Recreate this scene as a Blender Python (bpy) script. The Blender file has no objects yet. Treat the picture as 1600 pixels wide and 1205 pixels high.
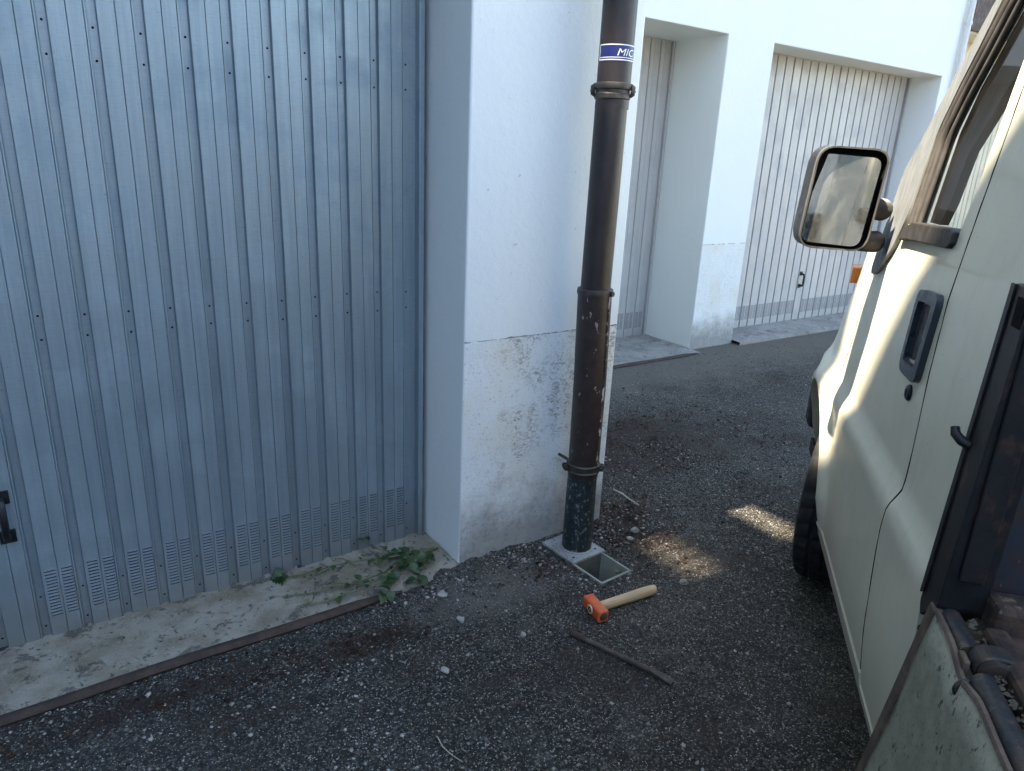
import bpy, bmesh, math, random
import numpy as np
from mathutils import Vector, Matrix, geometry
rng = np.random.default_rng(7); random.seed(7)
SC = bpy.context.scene
COL = SC.collection

# ------------------------------------------------------------------ camera
F_PX, YAW, PITCH, ROLL, CAM_H = 1101.3, math.radians(34.616), math.radians(18.067), math.radians(2.664), 1.5
cam_d = bpy.data.cameras.new('camera'); cam = bpy.data.objects.new('camera', cam_d); COL.objects.link(cam)
fwd = Vector((math.sin(YAW)*math.cos(PITCH), math.cos(YAW)*math.cos(PITCH), -math.sin(PITCH)))
rgt = Vector((math.cos(YAW), -math.sin(YAW), 0)); upv = rgt.cross(fwd)
r2 = rgt*math.cos(ROLL) + upv*math.sin(ROLL); u2 = -rgt*math.sin(ROLL) + upv*math.cos(ROLL)
mw = Matrix((r2, u2, -fwd)).transposed().to_4x4(); mw.translation = (0, 0, CAM_H)
cam.matrix_world = mw
cam_d.sensor_fit = 'HORIZONTAL'; cam_d.sensor_width = 36.0; cam_d.lens = 36.0*F_PX/1600.0
cam_d.clip_start = 0.02; cam_d.clip_end = 2000
SC.camera = cam
# ------------------------------------------------------------------ sky and sun
SUN = Vector((-1.0, 0.04, 1.9)).normalized()
ELEV = math.asin(SUN.z)
w = bpy.data.worlds.new('World'); SC.world = w; w.use_nodes = True
nt = w.node_tree; bg = nt.nodes['Background']
sky = nt.nodes.new('ShaderNodeTexSky'); sky.sky_type = 'NISHITA'; sky.sun_disc = False
sky.sun_elevation = ELEV; sky.sun_rotation = math.atan2(SUN.x, SUN.y)
sky.air_density = 1.2; sky.dust_density = 0.3; sky.ozone_density = 0.0
nt.links.new(sky.outputs[0], bg.inputs[0]); bg.inputs[1].default_value = 0.085
sd = bpy.data.lights.new('sun', 'SUN'); sd.energy = 5.0; sd.angle = math.radians(0.55); sd.color = (1.0, 0.89, 0.72)
so = bpy.data.objects.new('sun', sd); COL.objects.link(so)
so.rotation_euler = (-SUN).to_track_quat('-Z', 'Y').to_euler(); so.location = SUN*30
SC.view_settings.view_transform = 'Standard'; SC.view_settings.look = 'None'
SC.view_settings.exposure = 2.98; SC.view_settings.gamma = 1.0
SC.cycles.max_bounces = 8; SC.cycles.diffuse_bounces = 5; SC.cycles.glossy_bounces = 4
SC.cycles.transparent_max_bounces = 12
SC.cycles.caustics_reflective = False; SC.cycles.caustics_refractive = False
SC.cycles.sample_clamp_indirect = 6.0
SC.cycles.use_adaptive_sampling = True; SC.cycles.adaptive_threshold = 0.025

# ------------------------------------------------------------------ materials
def mat(name, color=(.5,.5,.5), rough=.6, metal=0.0, spec=.5, coat=0.0):
    m = bpy.data.materials.new(name); m.use_nodes = True
    b = m.node_tree.nodes['Principled BSDF']
    b.inputs['Base Color'].default_value = (*color, 1); b.inputs['Roughness'].default_value = rough
    b.inputs['Metallic'].default_value = metal; b.inputs['Specular IOR Level'].default_value = spec
    if coat: b.inputs['Coat Weight'].default_value = coat; b.inputs['Coat Roughness'].default_value = .08
    return m
class N:
    """small node helper"""
    def __init__(s, m): s.m = m; s.t = m.node_tree; s.b = s.t.nodes['Principled BSDF']
    def new(s, ty, **kw):
        n = s.t.nodes.new(ty)
        for k, v in kw.items(): setattr(n, k, v)
        return n
    def put(s, sock, v):
        if isinstance(v, bpy.types.NodeSocket): s.t.links.new(v, sock)
        elif isinstance(v, (tuple, list)) and len(v) == 3 and sock.type == 'RGBA': sock.default_value = (*v, 1)
        else: sock.default_value = v
    def pos(s): return s.new('ShaderNodeNewGeometry').outputs['Position']
    def obj(s): return s.new('ShaderNodeTexCoord').outputs['Object']
    def scale(s, v, sc, rot=(0,0,0)):
        n = s.new('ShaderNodeMapping'); s.put(n.inputs[0], v); n.inputs['Scale'].default_value = sc; n.inputs['Rotation'].default_value = rot
        return n.outputs[0]
    def noise(s, v, sc, det=4, rough=.6, dist=0.0, col=False):
        n = s.new('ShaderNodeTexNoise'); s.put(n.inputs['Vector'], v); n.inputs['Scale'].default_value = sc
        n.inputs['Detail'].default_value = det; n.inputs['Roughness'].default_value = rough; n.inputs['Distortion'].default_value = dist
        return n.outputs['Color' if col else 'Fac']
    def voro(s, v, sc, feat='F1', out='Distance'):
        n = s.new('ShaderNodeTexVoronoi', feature=feat); s.put(n.inputs['Vector'], v); n.inputs['Scale'].default_value = sc
        return n.outputs[out]
    def ramp(s, f, a, b, lo=0.0, hi=1.0):
        n = s.new('ShaderNodeMapRange', interpolation_type='SMOOTHSTEP'); s.put(n.inputs[0], f)
        n.inputs[1].default_value = a; n.inputs[2].default_value = b; n.inputs[3].default_value = lo; n.inputs[4].default_value = hi
        return n.outputs[0]
    def math(s, op, a, b=0.0):
        n = s.new('ShaderNodeMath', operation=op); s.put(n.inputs[0], a); s.put(n.inputs[1], b); return n.outputs[0]
    def mix(s, f, a, b):
        n = s.new('ShaderNodeMix', data_type='RGBA'); s.put(n.inputs[0], f); s.put(n.inputs[6], a); s.put(n.inputs[7], b); return n.outputs[2]
    def xyz(s, v):
        n = s.new('ShaderNodeSeparateXYZ'); s.put(n.inputs[0], v); return n.outputs
    def bump(s, h, st=.3, dist=.002, base=None):
        n = s.new('ShaderNodeBump'); s.put(n.inputs['Height'], h); n.inputs['Strength'].default_value = st; n.inputs['Distance'].default_value = dist
        if base is not None: s.put(n.inputs['Normal'], base)
        return n.outputs[0]
    def rnd(s): return s.new('ShaderNodeObjectInfo').outputs['Random']
    def attr(s, nm): return s.new('ShaderNodeAttribute', attribute_name=nm).outputs['Color']
    def set(s, **kw):
        nm = dict(color='Base Color', rough='Roughness', normal='Normal', metal='Metallic', coat='Coat Weight')
        for k, v in kw.items(): s.put(s.b.inputs[nm[k]], v)

def m_plaster(name, base=(.785,.815,.785), worn=True, dado=.877, warm=(.74,.70,.60)):
    m = mat(name, base, .85, spec=.2); n = N(m); p = n.pos(); x, y, z = n.xyz(p)
    col = n.mix(n.ramp(n.noise(p, 1.3, 3), .35, .75, 0, .35), base, tuple(c*.93 for c in base))
    h = n.noise(p, 150, 3, .7)
    h2 = n.noise(p, 28, 2)
    hh = n.math('ADD', n.math('MULTIPLY', h, .5), n.math('MULTIPLY', h2, 1.0))
    # tiny dark specks everywhere
    col = n.mix(n.ramp(n.noise(p, 55, 2), .73, .77, 0, .5), col, (.30,.28,.25))
    if worn:
        nrm = n.xyz(n.new('ShaderNodeNewGeometry').outputs['Normal'])[1]
        low = n.math('MULTIPLY', n.ramp(z, dado-.002, dado+.004, 1, 0), n.ramp(nrm, -.8, -.5, 1, 0))
        edge = n.math('ADD', z, n.math('MULTIPLY', n.noise(p, 35, 3), .012))
        line = n.math('MULTIPLY', n.ramp(edge, dado+.001, dado+.004), n.ramp(edge, dado+.009, dado+.012, 1, 0))
        brk = n.ramp(n.noise(p, 9, 3), .38, .48)
        col = n.mix(n.math('MULTIPLY', n.math('MULTIPLY', line, n.ramp(nrm, -.8, -.5, 1, 0)), n.math('MULTIPLY', brk, .95)), col, (.12,.10,.085))
        # yellowed lower coat
        lowc = n.mix(n.ramp(n.noise(p, 3.5, 4), .40, .70, 0, .65), tuple(c*.97 for c in base), warm)
        col = n.mix(low, col, lowc)
        # chips: short dashes, clustered by a wide noise
        q = n.scale(p, (1.0, 1.0, 1.9), (0, .35, 0))
        chips = n.ramp(n.noise(q, 62, 5, .68, .9), .508, .555)
        clus = n.math('MULTIPLY', n.ramp(n.noise(p, 6.5, 4, .6), .37, .55), n.ramp(n.noise(n.scale(p, (3,3,1)), 9, 2), .35, .60, .25, 1))
        bnd = n.math('MULTIPLY', n.ramp(z, .18, .42), low)
        xw = n.math('MULTIPLY', n.ramp(x, 1.22, 1.45, .10, 1), n.ramp(x, 2.0, 2.4, 1, .3))
        f = n.math('MULTIPLY', n.math('MULTIPLY', chips, clus), n.math('MULTIPLY', bnd, xw))
        col = n.mix(n.math('MULTIPLY', f, .80), col, (.30,.275,.24))
        chips2 = n.ramp(n.noise(n.scale(p, (1,1,1.6), (0,.7,0)), 95, 2), .63, .67)
        col = n.mix(n.math('MULTIPLY', n.math('MULTIPLY', chips2, low), .6), col, (.40,.38,.35))
        # splash dirt near the ground
        zd = n.math('ADD', z, n.math('MULTIPLY', n.noise(p, 7, 4), -.34))
        dirt = n.ramp(zd, -.12, .18, .90, 0)
        col = n.mix(n.math('MULTIPLY', dirt, low), col, (.27,.265,.25))
        fine = n.ramp(n.noise(p, 60, 4, .75), .48, .62)
        col = n.mix(n.math('MULTIPLY', n.math('MULTIPLY', n.math('MULTIPLY', dirt, low), fine), .6), col, (.20,.19,.18))
        hh = n.math('ADD', hh, n.math('MULTIPLY', low, n.math('MULTIPLY', n.noise(p, 45, 4, .7), 1.6)))
        hh = n.math('SUBTRACT', hh, n.math('MULTIPLY', f, 1.2))
    n.set(color=col, normal=n.bump(hh, .55, .0028))
    return m
M = {}
M['plaster'] = m_plaster('white_plaster')
M['plaster_far'] = m_plaster('white_plaster_far', (.775,.80,.765))
M['plaster_cream'] = m_plaster('cream_plaster', (.72,.66,.53), worn=False)
M['plaster_blue'] = m_plaster('blue_grey_plaster', (.48,.56,.64), worn=False)
M['plaster_pale'] = m_plaster('pale_plaster', (.74,.71,.64), worn=False)

def m_galv(name, c0, c1, metal, rough, streak=1.0):
    m = mat(name, c0, rough, metal); n = N(m); p = n.pos(); x, y, z = n.xyz(p)
    v = n.scale(p, (1, 1, .035))
    a = n.noise(v, 60, 4, .75); b = n.noise(v, 9, 2)
    f = n.math('ADD', n.math('MULTIPLY', a, .6), n.math('MULTIPLY', b, .4))
    col = n.mix(n.ramp(f, .30, .70), c0, c1)
    hz = n.noise(n.scale(p, (.12, 1, 1)), 260, 2, .7)
    col = n.mix(n.math('MULTIPLY', n.ramp(hz, .45, .75), .22), col, tuple(c*.62 for c in c0))
    blot = n.ramp(n.noise(p, 5, 4, .6), .42, .68)
    col = n.mix(n.math('MULTIPLY', blot, .14), col, tuple(c*.68 for c in c0))
    sp = n.ramp(n.noise(p, 90, 2), .70, .75)
    col = n.mix(n.math('MULTIPLY', sp, .45), col, (.42,.42,.41))
    dk = n.ramp(n.noise(p, 120, 2), .72, .76)
    col = n.mix(n.math('MULTIPLY', dk, .6), col, (.08,.08,.085))
    bot = n.ramp(n.math('ADD', z, n.math('MULTIPLY', n.noise(p, 12, 3), -.25)), -.12, .16, .75, 0)
    col = n.mix(n.math('MULTIPLY', bot, streak), col, (.26,.26,.25))
    r = n.rnd(); col = n.mix(n.math('MULTIPLY', r, .16), col, tuple(c*.7 for c in c0))
    n.set(color=col, rough=n.ramp(blot, 0, 1, rough-.05, rough+.14), normal=n.bump(n.noise(n.scale(p, (1,1,.25)), 14, 2), .04, .003))
    return m
M['galv'] = m_galv('galvanised_steel', (.265,.335,.365), (.365,.44,.47), .58, .50)
M['galv_light'] = m_galv('painted_steel', (.44,.435,.42), (.52,.515,.50), .15, .5, .5)
M['galv_cream'] = m_galv('cream_painted_steel', (.62,.58,.48), (.68,.64,.54), .1, .5, .5)
M['galv_vent'] = mat('vent_steel', (.15,.185,.20), .6, .4); M['galv_light_vent'] = mat('vent_painted_steel', (.30,.30,.29), .6)
M['slot'] = mat('dark_slot', (.006,.006,.007), .9, spec=.1)
M['dark_gap'] = mat('dark_rubber_gap', (.025,.027,.03), .8)

def m_ground():
    m = mat('asphalt', (.045,.046,.048), .85, spec=.35); n = N(m); p = n.pos(); x, y, z = n.xyz(p)
    big = n.noise(p, 1.1, 3); mid = n.noise(p, 6, 4, .65); fine = n.noise(p, 160, 3, .75)
    agg = n.voro(p, 150, out='Color'); agd = n.voro(p, 150)
    col = n.mix(n.ramp(big, .35, .65), (.0195,.0165,.0115), (.0430,.0395,.0305))
    col = n.mix(n.math('MULTIPLY', n.ramp(mid, .5, .75), .5), col, (.115,.106,.082))
    g = n.xyz(agg)[0]
    col = n.mix(n.math('MULTIPLY', n.ramp(g, .60, .95), .65), col, (.135,.120,.098))
    col = n.mix(n.math('MULTIPLY', n.ramp(g, .0, .35, 1, 0), .6), col, (.015,.015,.016))
    sp = n.ramp(n.noise(p, 170, 2, .6), .635, .66)
    col = n.mix(n.math('MULTIPLY', sp, .9), col, (.52,.47,.39))
    # brown leaf mould where litter gathers
    br = n.ramp(n.noise(n.scale(p, (1,1.3,1)), 2.6, 4, .6), .52, .66)
    col = n.mix(n.math('MULTIPLY', br, .55), col, (.034,.021,.014))
    def spot(cx, cy, rx, ry, a):
        ex = n.math('DIVIDE', n.math('SUBTRACT', x, cx), rx); ey = n.math('DIVIDE', n.math('SUBTRACT', y, cy), ry)
        rr0 = n.math('SQRT', n.math('ADD', n.math('MULTIPLY', ex, ex), n.math('MULTIPLY', ey, ey)))
        return n.ramp(n.math('ADD', rr0, n.math('MULTIPLY', n.noise(p, 14, 4, .7), 1.6)), 1.0, 2.0, a, 0)
    for sp_ in ((1.95,1.90,.20,.22,.85),(.74,1.79,.26,.075,.85),(.12,1.86,.42,.06,.7),(1.52,1.86,.14,.08,.7),(2.6,2.6,.9,.5,.75)):
        col = n.mix(spot(*sp_), col, (.026,.014,.008))
    # paler dusty asphalt along the far garages and beside the pillar
    d2 = n.ramp(n.math('ADD', y, n.math('MULTIPLY', n.noise(p, 3, 3), .7)), 3.25, 3.95)
    col = n.mix(n.math('MULTIPLY', d2, .62), col, (.17,.150,.120))
    dx = n.math('SUBTRACT', x, 1.2); dy = n.math('SUBTRACT', y, 1.83)
    rr = n.math('SQRT', n.math('ADD', n.math('MULTIPLY', n.math('MULTIPLY', dx, dx), .55), n.math('MULTIPLY', n.math('MULTIPLY', dy, dy), 2.2)))
    d3 = n.ramp(n.math('ADD', rr, n.math('MULTIPLY', n.noise(p, 9, 4, .7), .35)), .22, .48, .55, 0)
    col = n.mix(d3, col, (.175,.155,.128))
    h = n.math('ADD', n.math('MULTIPLY', n.ramp(agd, 0, .6, 1, 0), .8), n.math('MULTIPLY', fine, .8))
    h = n.math('ADD', h, n.math('MULTIPLY', n.noise(p, 45, 3), .9))
    n.set(color=col, normal=n.bump(h, .9, .006), rough=n.ramp(fine, .3, .7, .75, .95))
    return m
M['asphalt'] = m_ground()
def m_attr(name, rough=.85, spec=.3, bs=.4):
    m = mat(name, (.2,.2,.2), rough, spec=spec); n = N(m); c = n.attr('tone')
    col = n.mix(n.math('MULTIPLY', n.noise(n.pos(), 240, 2), .5), c, (.04,.04,.04))
    n.set(color=col, normal=n.bump(n.noise(n.pos(), 260, 2), bs, .002)); return m
M['chips'] = m_attr('stone_chips'); M['litter'] = m_attr('leaf_litter', .95, .1)

def m_plastic0(name, a, b, rough=.6):
    m = mat(name, a, rough); n = N(m); p = n.obj()
    n.set(color=n.mix(n.ramp(n.noise(p, 16, 4, .6), .35, .65), a, b)); return m
def m_concrete(name, a, b, dark, sc=1.0):
    m = mat(name, a, .9, spec=.2); n = N(m); p = n.pos()
    col = n.mix(n.ramp(n.noise(p, 4*sc, 5, .65), .35, .65), a, b)
    col = n.mix(n.math('MULTIPLY', n.ramp(n.noise(p, 11*sc, 5, .7, .5), .55, .62), .75), col, dark)
    col = n.mix(n.math('MULTIPLY', n.ramp(n.noise(p, 38*sc, 4, .7), .60, .66), .8), col, tuple(c*.55 for c in dark))
    col = n.mix(n.math('MULTIPLY', n.ramp(n.noise(p, 130*sc, 2), .63, .70), .6), col, tuple(min(1,c*1.5) for c in a))
    h = n.math('ADD', n.noise(p, 60*sc, 4, .7), n.math('MULTIPLY', n.ramp(n.noise(p, 11*sc, 5, .7, .5), .55, .62), -.7))
    n.set(color=col, normal=n.bump(h, .6, .004)); return m
M['concrete'] = m_concrete('threshold_concrete', (.33,.30,.235), (.20,.168,.115), (.075,.070,.058), 1.25)
M['concrete_far'] = m_concrete('far_threshold_concrete', (.34,.32,.28), (.24,.225,.20), (.15,.14,.12))
M['gully'] = m_concrete('gully_plastic', (.34,.335,.315), (.25,.25,.23), (.15,.148,.135), 2.0)
M['gully_back'] = m_plastic0('gully_shaded_stained_wall', (.085,.082,.068), (.12,.115,.095), .8)  # stain plus the cover plate's shade, both put into the colour
M['gully_inner'] = m_plastic0('gully_inner_wall', (.30,.295,.235), (.24,.24,.19), .8)
M['rubble'] = m_concrete('rubble', (.38,.345,.295), (.25,.225,.19), (.13,.118,.10), 3.0)

M['mortar'] = m_concrete('dirty_mortar', (.13,.105,.078), (.085,.068,.05), (.045,.036,.028), 3.0)
def m_rust(name, a, b, rough=.8, sc=1.0, metal=0.0, chips=None, thr=(.60,.66)):
    m = mat(name, a, rough, metal); n = N(m); p = n.obj()
    col = n.mix(n.ramp(n.noise(p, 22*sc, 5, .7), .38, .64), a, b)
    col = n.mix(n.math('MULTIPLY', n.ramp(n.noise(p, 90*sc, 3), .55, .7), .5), col, tuple(c*.4 for c in a))
    if chips: col = n.mix(n.ramp(n.noise(n.scale(p, (1,1,.55)), 42*sc, 4, .65), *thr), col, chips)
    n.set(color=col, normal=n.bump(n.noise(p, 80*sc, 4, .7), .35, .002)); return m
M['rail'] = m_rust('rusty_edge_rail', (.034,.020,.0135), (.062,.037,.025))
M['pipe_brown'] = m_rust('brown_painted_pipe', (.018,.0125,.0125), (.026,.019,.018), .42, .6)
M['pipe_lower'] = m_rust('flaking_brown_pipe', (.024,.0145,.013), (.036,.023,.020), .45, 1.0, 0, (.26,.235,.21), (.66,.69))
M['pipe_seam'] = m_rust('chipped_pipe_seam', (.024,.0145,.013), (.05,.035,.03), .5, 1.0, 0, (.36,.33,.30), (.54,.58))
M['iron'] = m_rust('black_cast_iron', (.014,.022,.024), (.028,.040,.042), .40, 1.7, .2, (.17,.195,.19), (.57,.63))
M['clamp'] = m_rust('dark_clamp', (.045,.040,.034), (.075,.066,.055), .45, 1.2, .4)
M['bed_steel'] = m_rust('dark_blue_bed_steel', (.0055,.0066,.0080), (.0135,.0140,.0145), .48, .6, .2, (.050,.027,.017), (.54,.70))
M['bed_rust'] = m_rust('rusty_bed_floor', (.018,.010,.0065), (.070,.040,.023), .85, .9, 0, (.14,.105,.075), (.58,.70))
M['bed_panel'] = m_rust('scratched_blue_panel', (.013,.019,.028), (.032,.018,.014), .55, .8, 0, (.20,.20,.19), (.64,.69))
M['hinge'] = m_rust('greasy_steel', (.024,.030,.033), (.060,.046,.036), .50, 1.3, .4, (.10,.070,.048), (.54,.66))
M['drop'] = m_rust('worn_green_grey_board', (.275,.262,.185), (.21,.202,.145), .55, 1.6, 0, (.060,.056,.040), (.59,.66))
M['drop_edge'] = m_rust('brown_board_edge', (.068,.043,.028), (.125,.088,.058), .75, .7)

def m_paint():
    m = mat('cream_truck_paint', (.66,.615,.455), .33, coat=.35); n = N(m); p = n.obj()
    col = n.mix(n.ramp(n.noise(p, 3, 4), .4, .7, 0, .5), (.74,.69,.52), (.67,.63,.485))
    col = n.mix(n.math('MULTIPLY', n.ramp(n.noise(p, 60, 2), .74, .78), .6), col, (.30,.28,.24))
    z = n.xyz(p)[2]
    col = n.mix(n.math('MULTIPLY', n.ramp(n.noise(n.scale(p, (1,1,.07)), 42, 4, .7), .50, .72), .18), col, (.46,.41,.31))
    col = n.mix(n.math('MULTIPLY', n.ramp(n.noise(p, 130, 3, .7), .60, .70), .22), col, (.32,.285,.22))
    col = n.mix(n.ramp(n.math('ADD', z, n.math('MULTIPLY', n.noise(p, 6, 4), .25)), .42, .70, .60, 0), col, (.34,.30,.23))
    n.set(color=col, rough=n.ramp(n.noise(p, 12, 4), .3, .7, .28, .42), normal=n.bump(n.noise(p, 4, 3), .10, .012)); return m
M['paint'] = m_paint()
def m_plastic(name, a, b, rough=.6):
    m = mat(name, a, rough); n = N(m); p = n.obj()
    v = n.scale(p, (1,1,.12))
    n.set(color=n.mix(n.ramp(n.noise(v, 45, 4, .7), .35, .65), a, b), rough=n.ramp(n.noise(p, 30, 3), .3, .7, rough-.12, rough+.12),
          normal=n.bump(n.noise(p, 220, 2), .12, .001)); return m
M['sail'] = m_plastic('weathered_grey_plastic', (.098,.103,.104), (.145,.150,.150))
M['seal'] = m_plastic('faded_rubber_seal', (.026,.022,.019), (.048,.041,.035), .6)
M['seal_dark'] = m_plastic('dark_rubber', (.011,.0095,.008), (.020,.0175,.015), .55)
M['black_plastic'] = m_plastic('black_plastic', (.0055,.0065,.008), (.010,.011,.013), .42)
M['handle_plastic'] = m_plastic('blue_black_handle', (.020,.027,.036), (.034,.042,.053), .36)
M['tyre'] = m_plastic('tyre_rubber', (.0045,.0045,.0045), (.010,.0095,.009), .8)
M['rim'] = m_rust('steel_wheel_rim', (.28,.28,.27), (.20,.19,.18), .5, 1.0, .5)
M['mirror_rim'] = m_plastic('worn_mirror_rim', (.075,.073,.070), (.045,.044,.042), .45)
M['trim_blue'] = mat('dark_interior_trim', (.020,.026,.038), .5)
M['interior'] = m_plastic('beige_interior', (.34,.31,.26), (.28,.26,.22), .7)
M['orange_lens'] = mat('orange_lens', (.80,.22,.02), .25, coat=.5)
M['white_lens'] = mat('headlamp_lens', (.6,.6,.6), .1, coat=.8)
M['brown_wood'] = m_plastic('dark_brown_eave', (.050,.030,.022), (.080,.048,.036), .7)
M['roof'] = m_plastic('roof_tiles', (.30,.13,.08), (.22,.10,.065), .85)
M['white_pipe'] = m_plastic('white_pvc', (.66,.66,.64), (.58,.58,.56), .5)
M['window_dark'] = mat('dark_window_pane', (.03,.035,.04), .06, spec=.7)
M['frame_white'] = mat('white_window_frame', (.70,.70,.68), .5)

def m_glass(name, tint, refl, dust, dcol):
    m = bpy.data.materials.new(name); m.use_nodes = True; t = m.node_tree; t.nodes.clear()
    o = t.nodes.new('ShaderNodeOutputMaterial'); tr = t.nodes.new('ShaderNodeBsdfTransparent'); tr.inputs[0].default_value = (*tint, 1)
    gl = t.nodes.new('ShaderNodeBsdfGlossy'); gl.inputs['Roughness'].default_value = .03
    fr = t.nodes.new('ShaderNodeFresnel'); fr.inputs[0].default_value = refl
    mx = t.nodes.new('ShaderNodeMixShader'); t.links.new(fr.outputs[0], mx.inputs[0]); t.links.new(tr.outputs[0], mx.inputs[1]); t.links.new(gl.outputs[0], mx.inputs[2])
    df = t.nodes.new('ShaderNodeBsdfDiffuse'); df.inputs[0].default_value = (*dcol, 1)
    ns = t.nodes.new('ShaderNodeTexNoise'); ns.inputs['Scale'].default_value = 18; ns.inputs['Detail'].default_value = 6
    tc = t.nodes.new('ShaderNodeTexCoord'); t.links.new(tc.outputs['Object'], ns.inputs['Vector'])
    mr = t.nodes.new('ShaderNodeMapRange'); t.links.new(ns.outputs['Fac'], mr.inputs[0]); mr.inputs[1].default_value = .3; mr.inputs[2].default_value = .75
    mr.inputs[3].default_value = dust*.4; mr.inputs[4].default_value = dust
    m2 = t.nodes.new('ShaderNodeMixShader'); t.links.new(mr.outputs[0], m2.inputs[0]); t.links.new(mx.outputs[0], m2.inputs[1]); t.links.new(df.outputs[0], m2.inputs[2])
    t.links.new(m2.outputs[0], o.inputs[0]); return m
M['glass'] = m_glass('dusty_glass', (.97,.98,.96), 1.22, .02, (.40,.38,.33))
def m_mirror():
    m = mat('dusty_mirror', (.62,.62,.58), .03, 1.0); n = N(m); p = n.obj()
    d = n.ramp(n.noise(n.scale(p, (1,1,.5)), 30, 6, .75), .35, .85, .05, .22)
    n.set(metal=n.math('SUBTRACT', 1.0, d), rough=n.ramp(n.noise(p, 60, 3), .3, .8, .02, .12),
          color=n.mix(d, (.50,.50,.47), (.16,.155,.14))); return m
M['mirror'] = m_mirror()
def m_orange():
    m = mat('orange_hammer_paint', (.62,.10,.022), .42, coat=.2); n = N(m); p = n.obj()
    col = n.mix(n.ramp(n.noise(p, 40, 4), .4, .7), (.66,.115,.028), (.50,.075,.018))
    col = n.mix(n.ramp(n.noise(p, 75, 4, .7), .66, .69), col, (.42,.33,.27))
    n.set(color=col, normal=n.bump(n.noise(p, 60, 4), .3, .002)); return m
M['orange'] = m_orange()
def m_wood():
    m = mat('ash_wood', (.56,.39,.22), .5); n = N(m); p = n.obj()
    v = n.scale(p, (.06, 1, 1))
    n.set(color=n.mix(n.ramp(n.noise(v, 160, 4, .6, .3), .35, .65), (.60,.43,.25), (.46,.30,.16)), normal=n.bump(n.noise(v, 200, 3), .1, .001)); return m
M['wood'] = m_wood()
def m_leaf(name, a, b, tr=.25):
    m = mat(name, a, .45); n = N(m)
    col = n.mix(n.rnd(), a, b); col = n.mix(n.math('MULTIPLY', n.noise(n.obj(), 90, 3), .4), col, tuple(c*.5 for c in a))
    n.set(color=col); n.b.inputs['Subsurface Weight'].default_value = 0
    return m
M['leaf'] = m_leaf('weed_leaf', (.020,.047,.012), (.048,.088,.022))
M['stem'] = m_leaf('weed_stem', (.13,.14,.06), (.17,.13,.07))
M['sticker_blue'] = mat('sticker_blue', (.012,.020,.115), .35); M['sticker_white'] = mat('sticker_white', (.78,.78,.78), .4)
M['steel_ring'] = mat('wedge_ring', (.66,.60,.50), .35, .3)
M['steel_dark'] = m_rust('dark_chisel_steel', (.055,.040,.030), (.105,.082,.064), .55, 1.0, .3)
M['straw'] = mat('dry_straw', (.36,.31,.22), .8)

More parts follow.
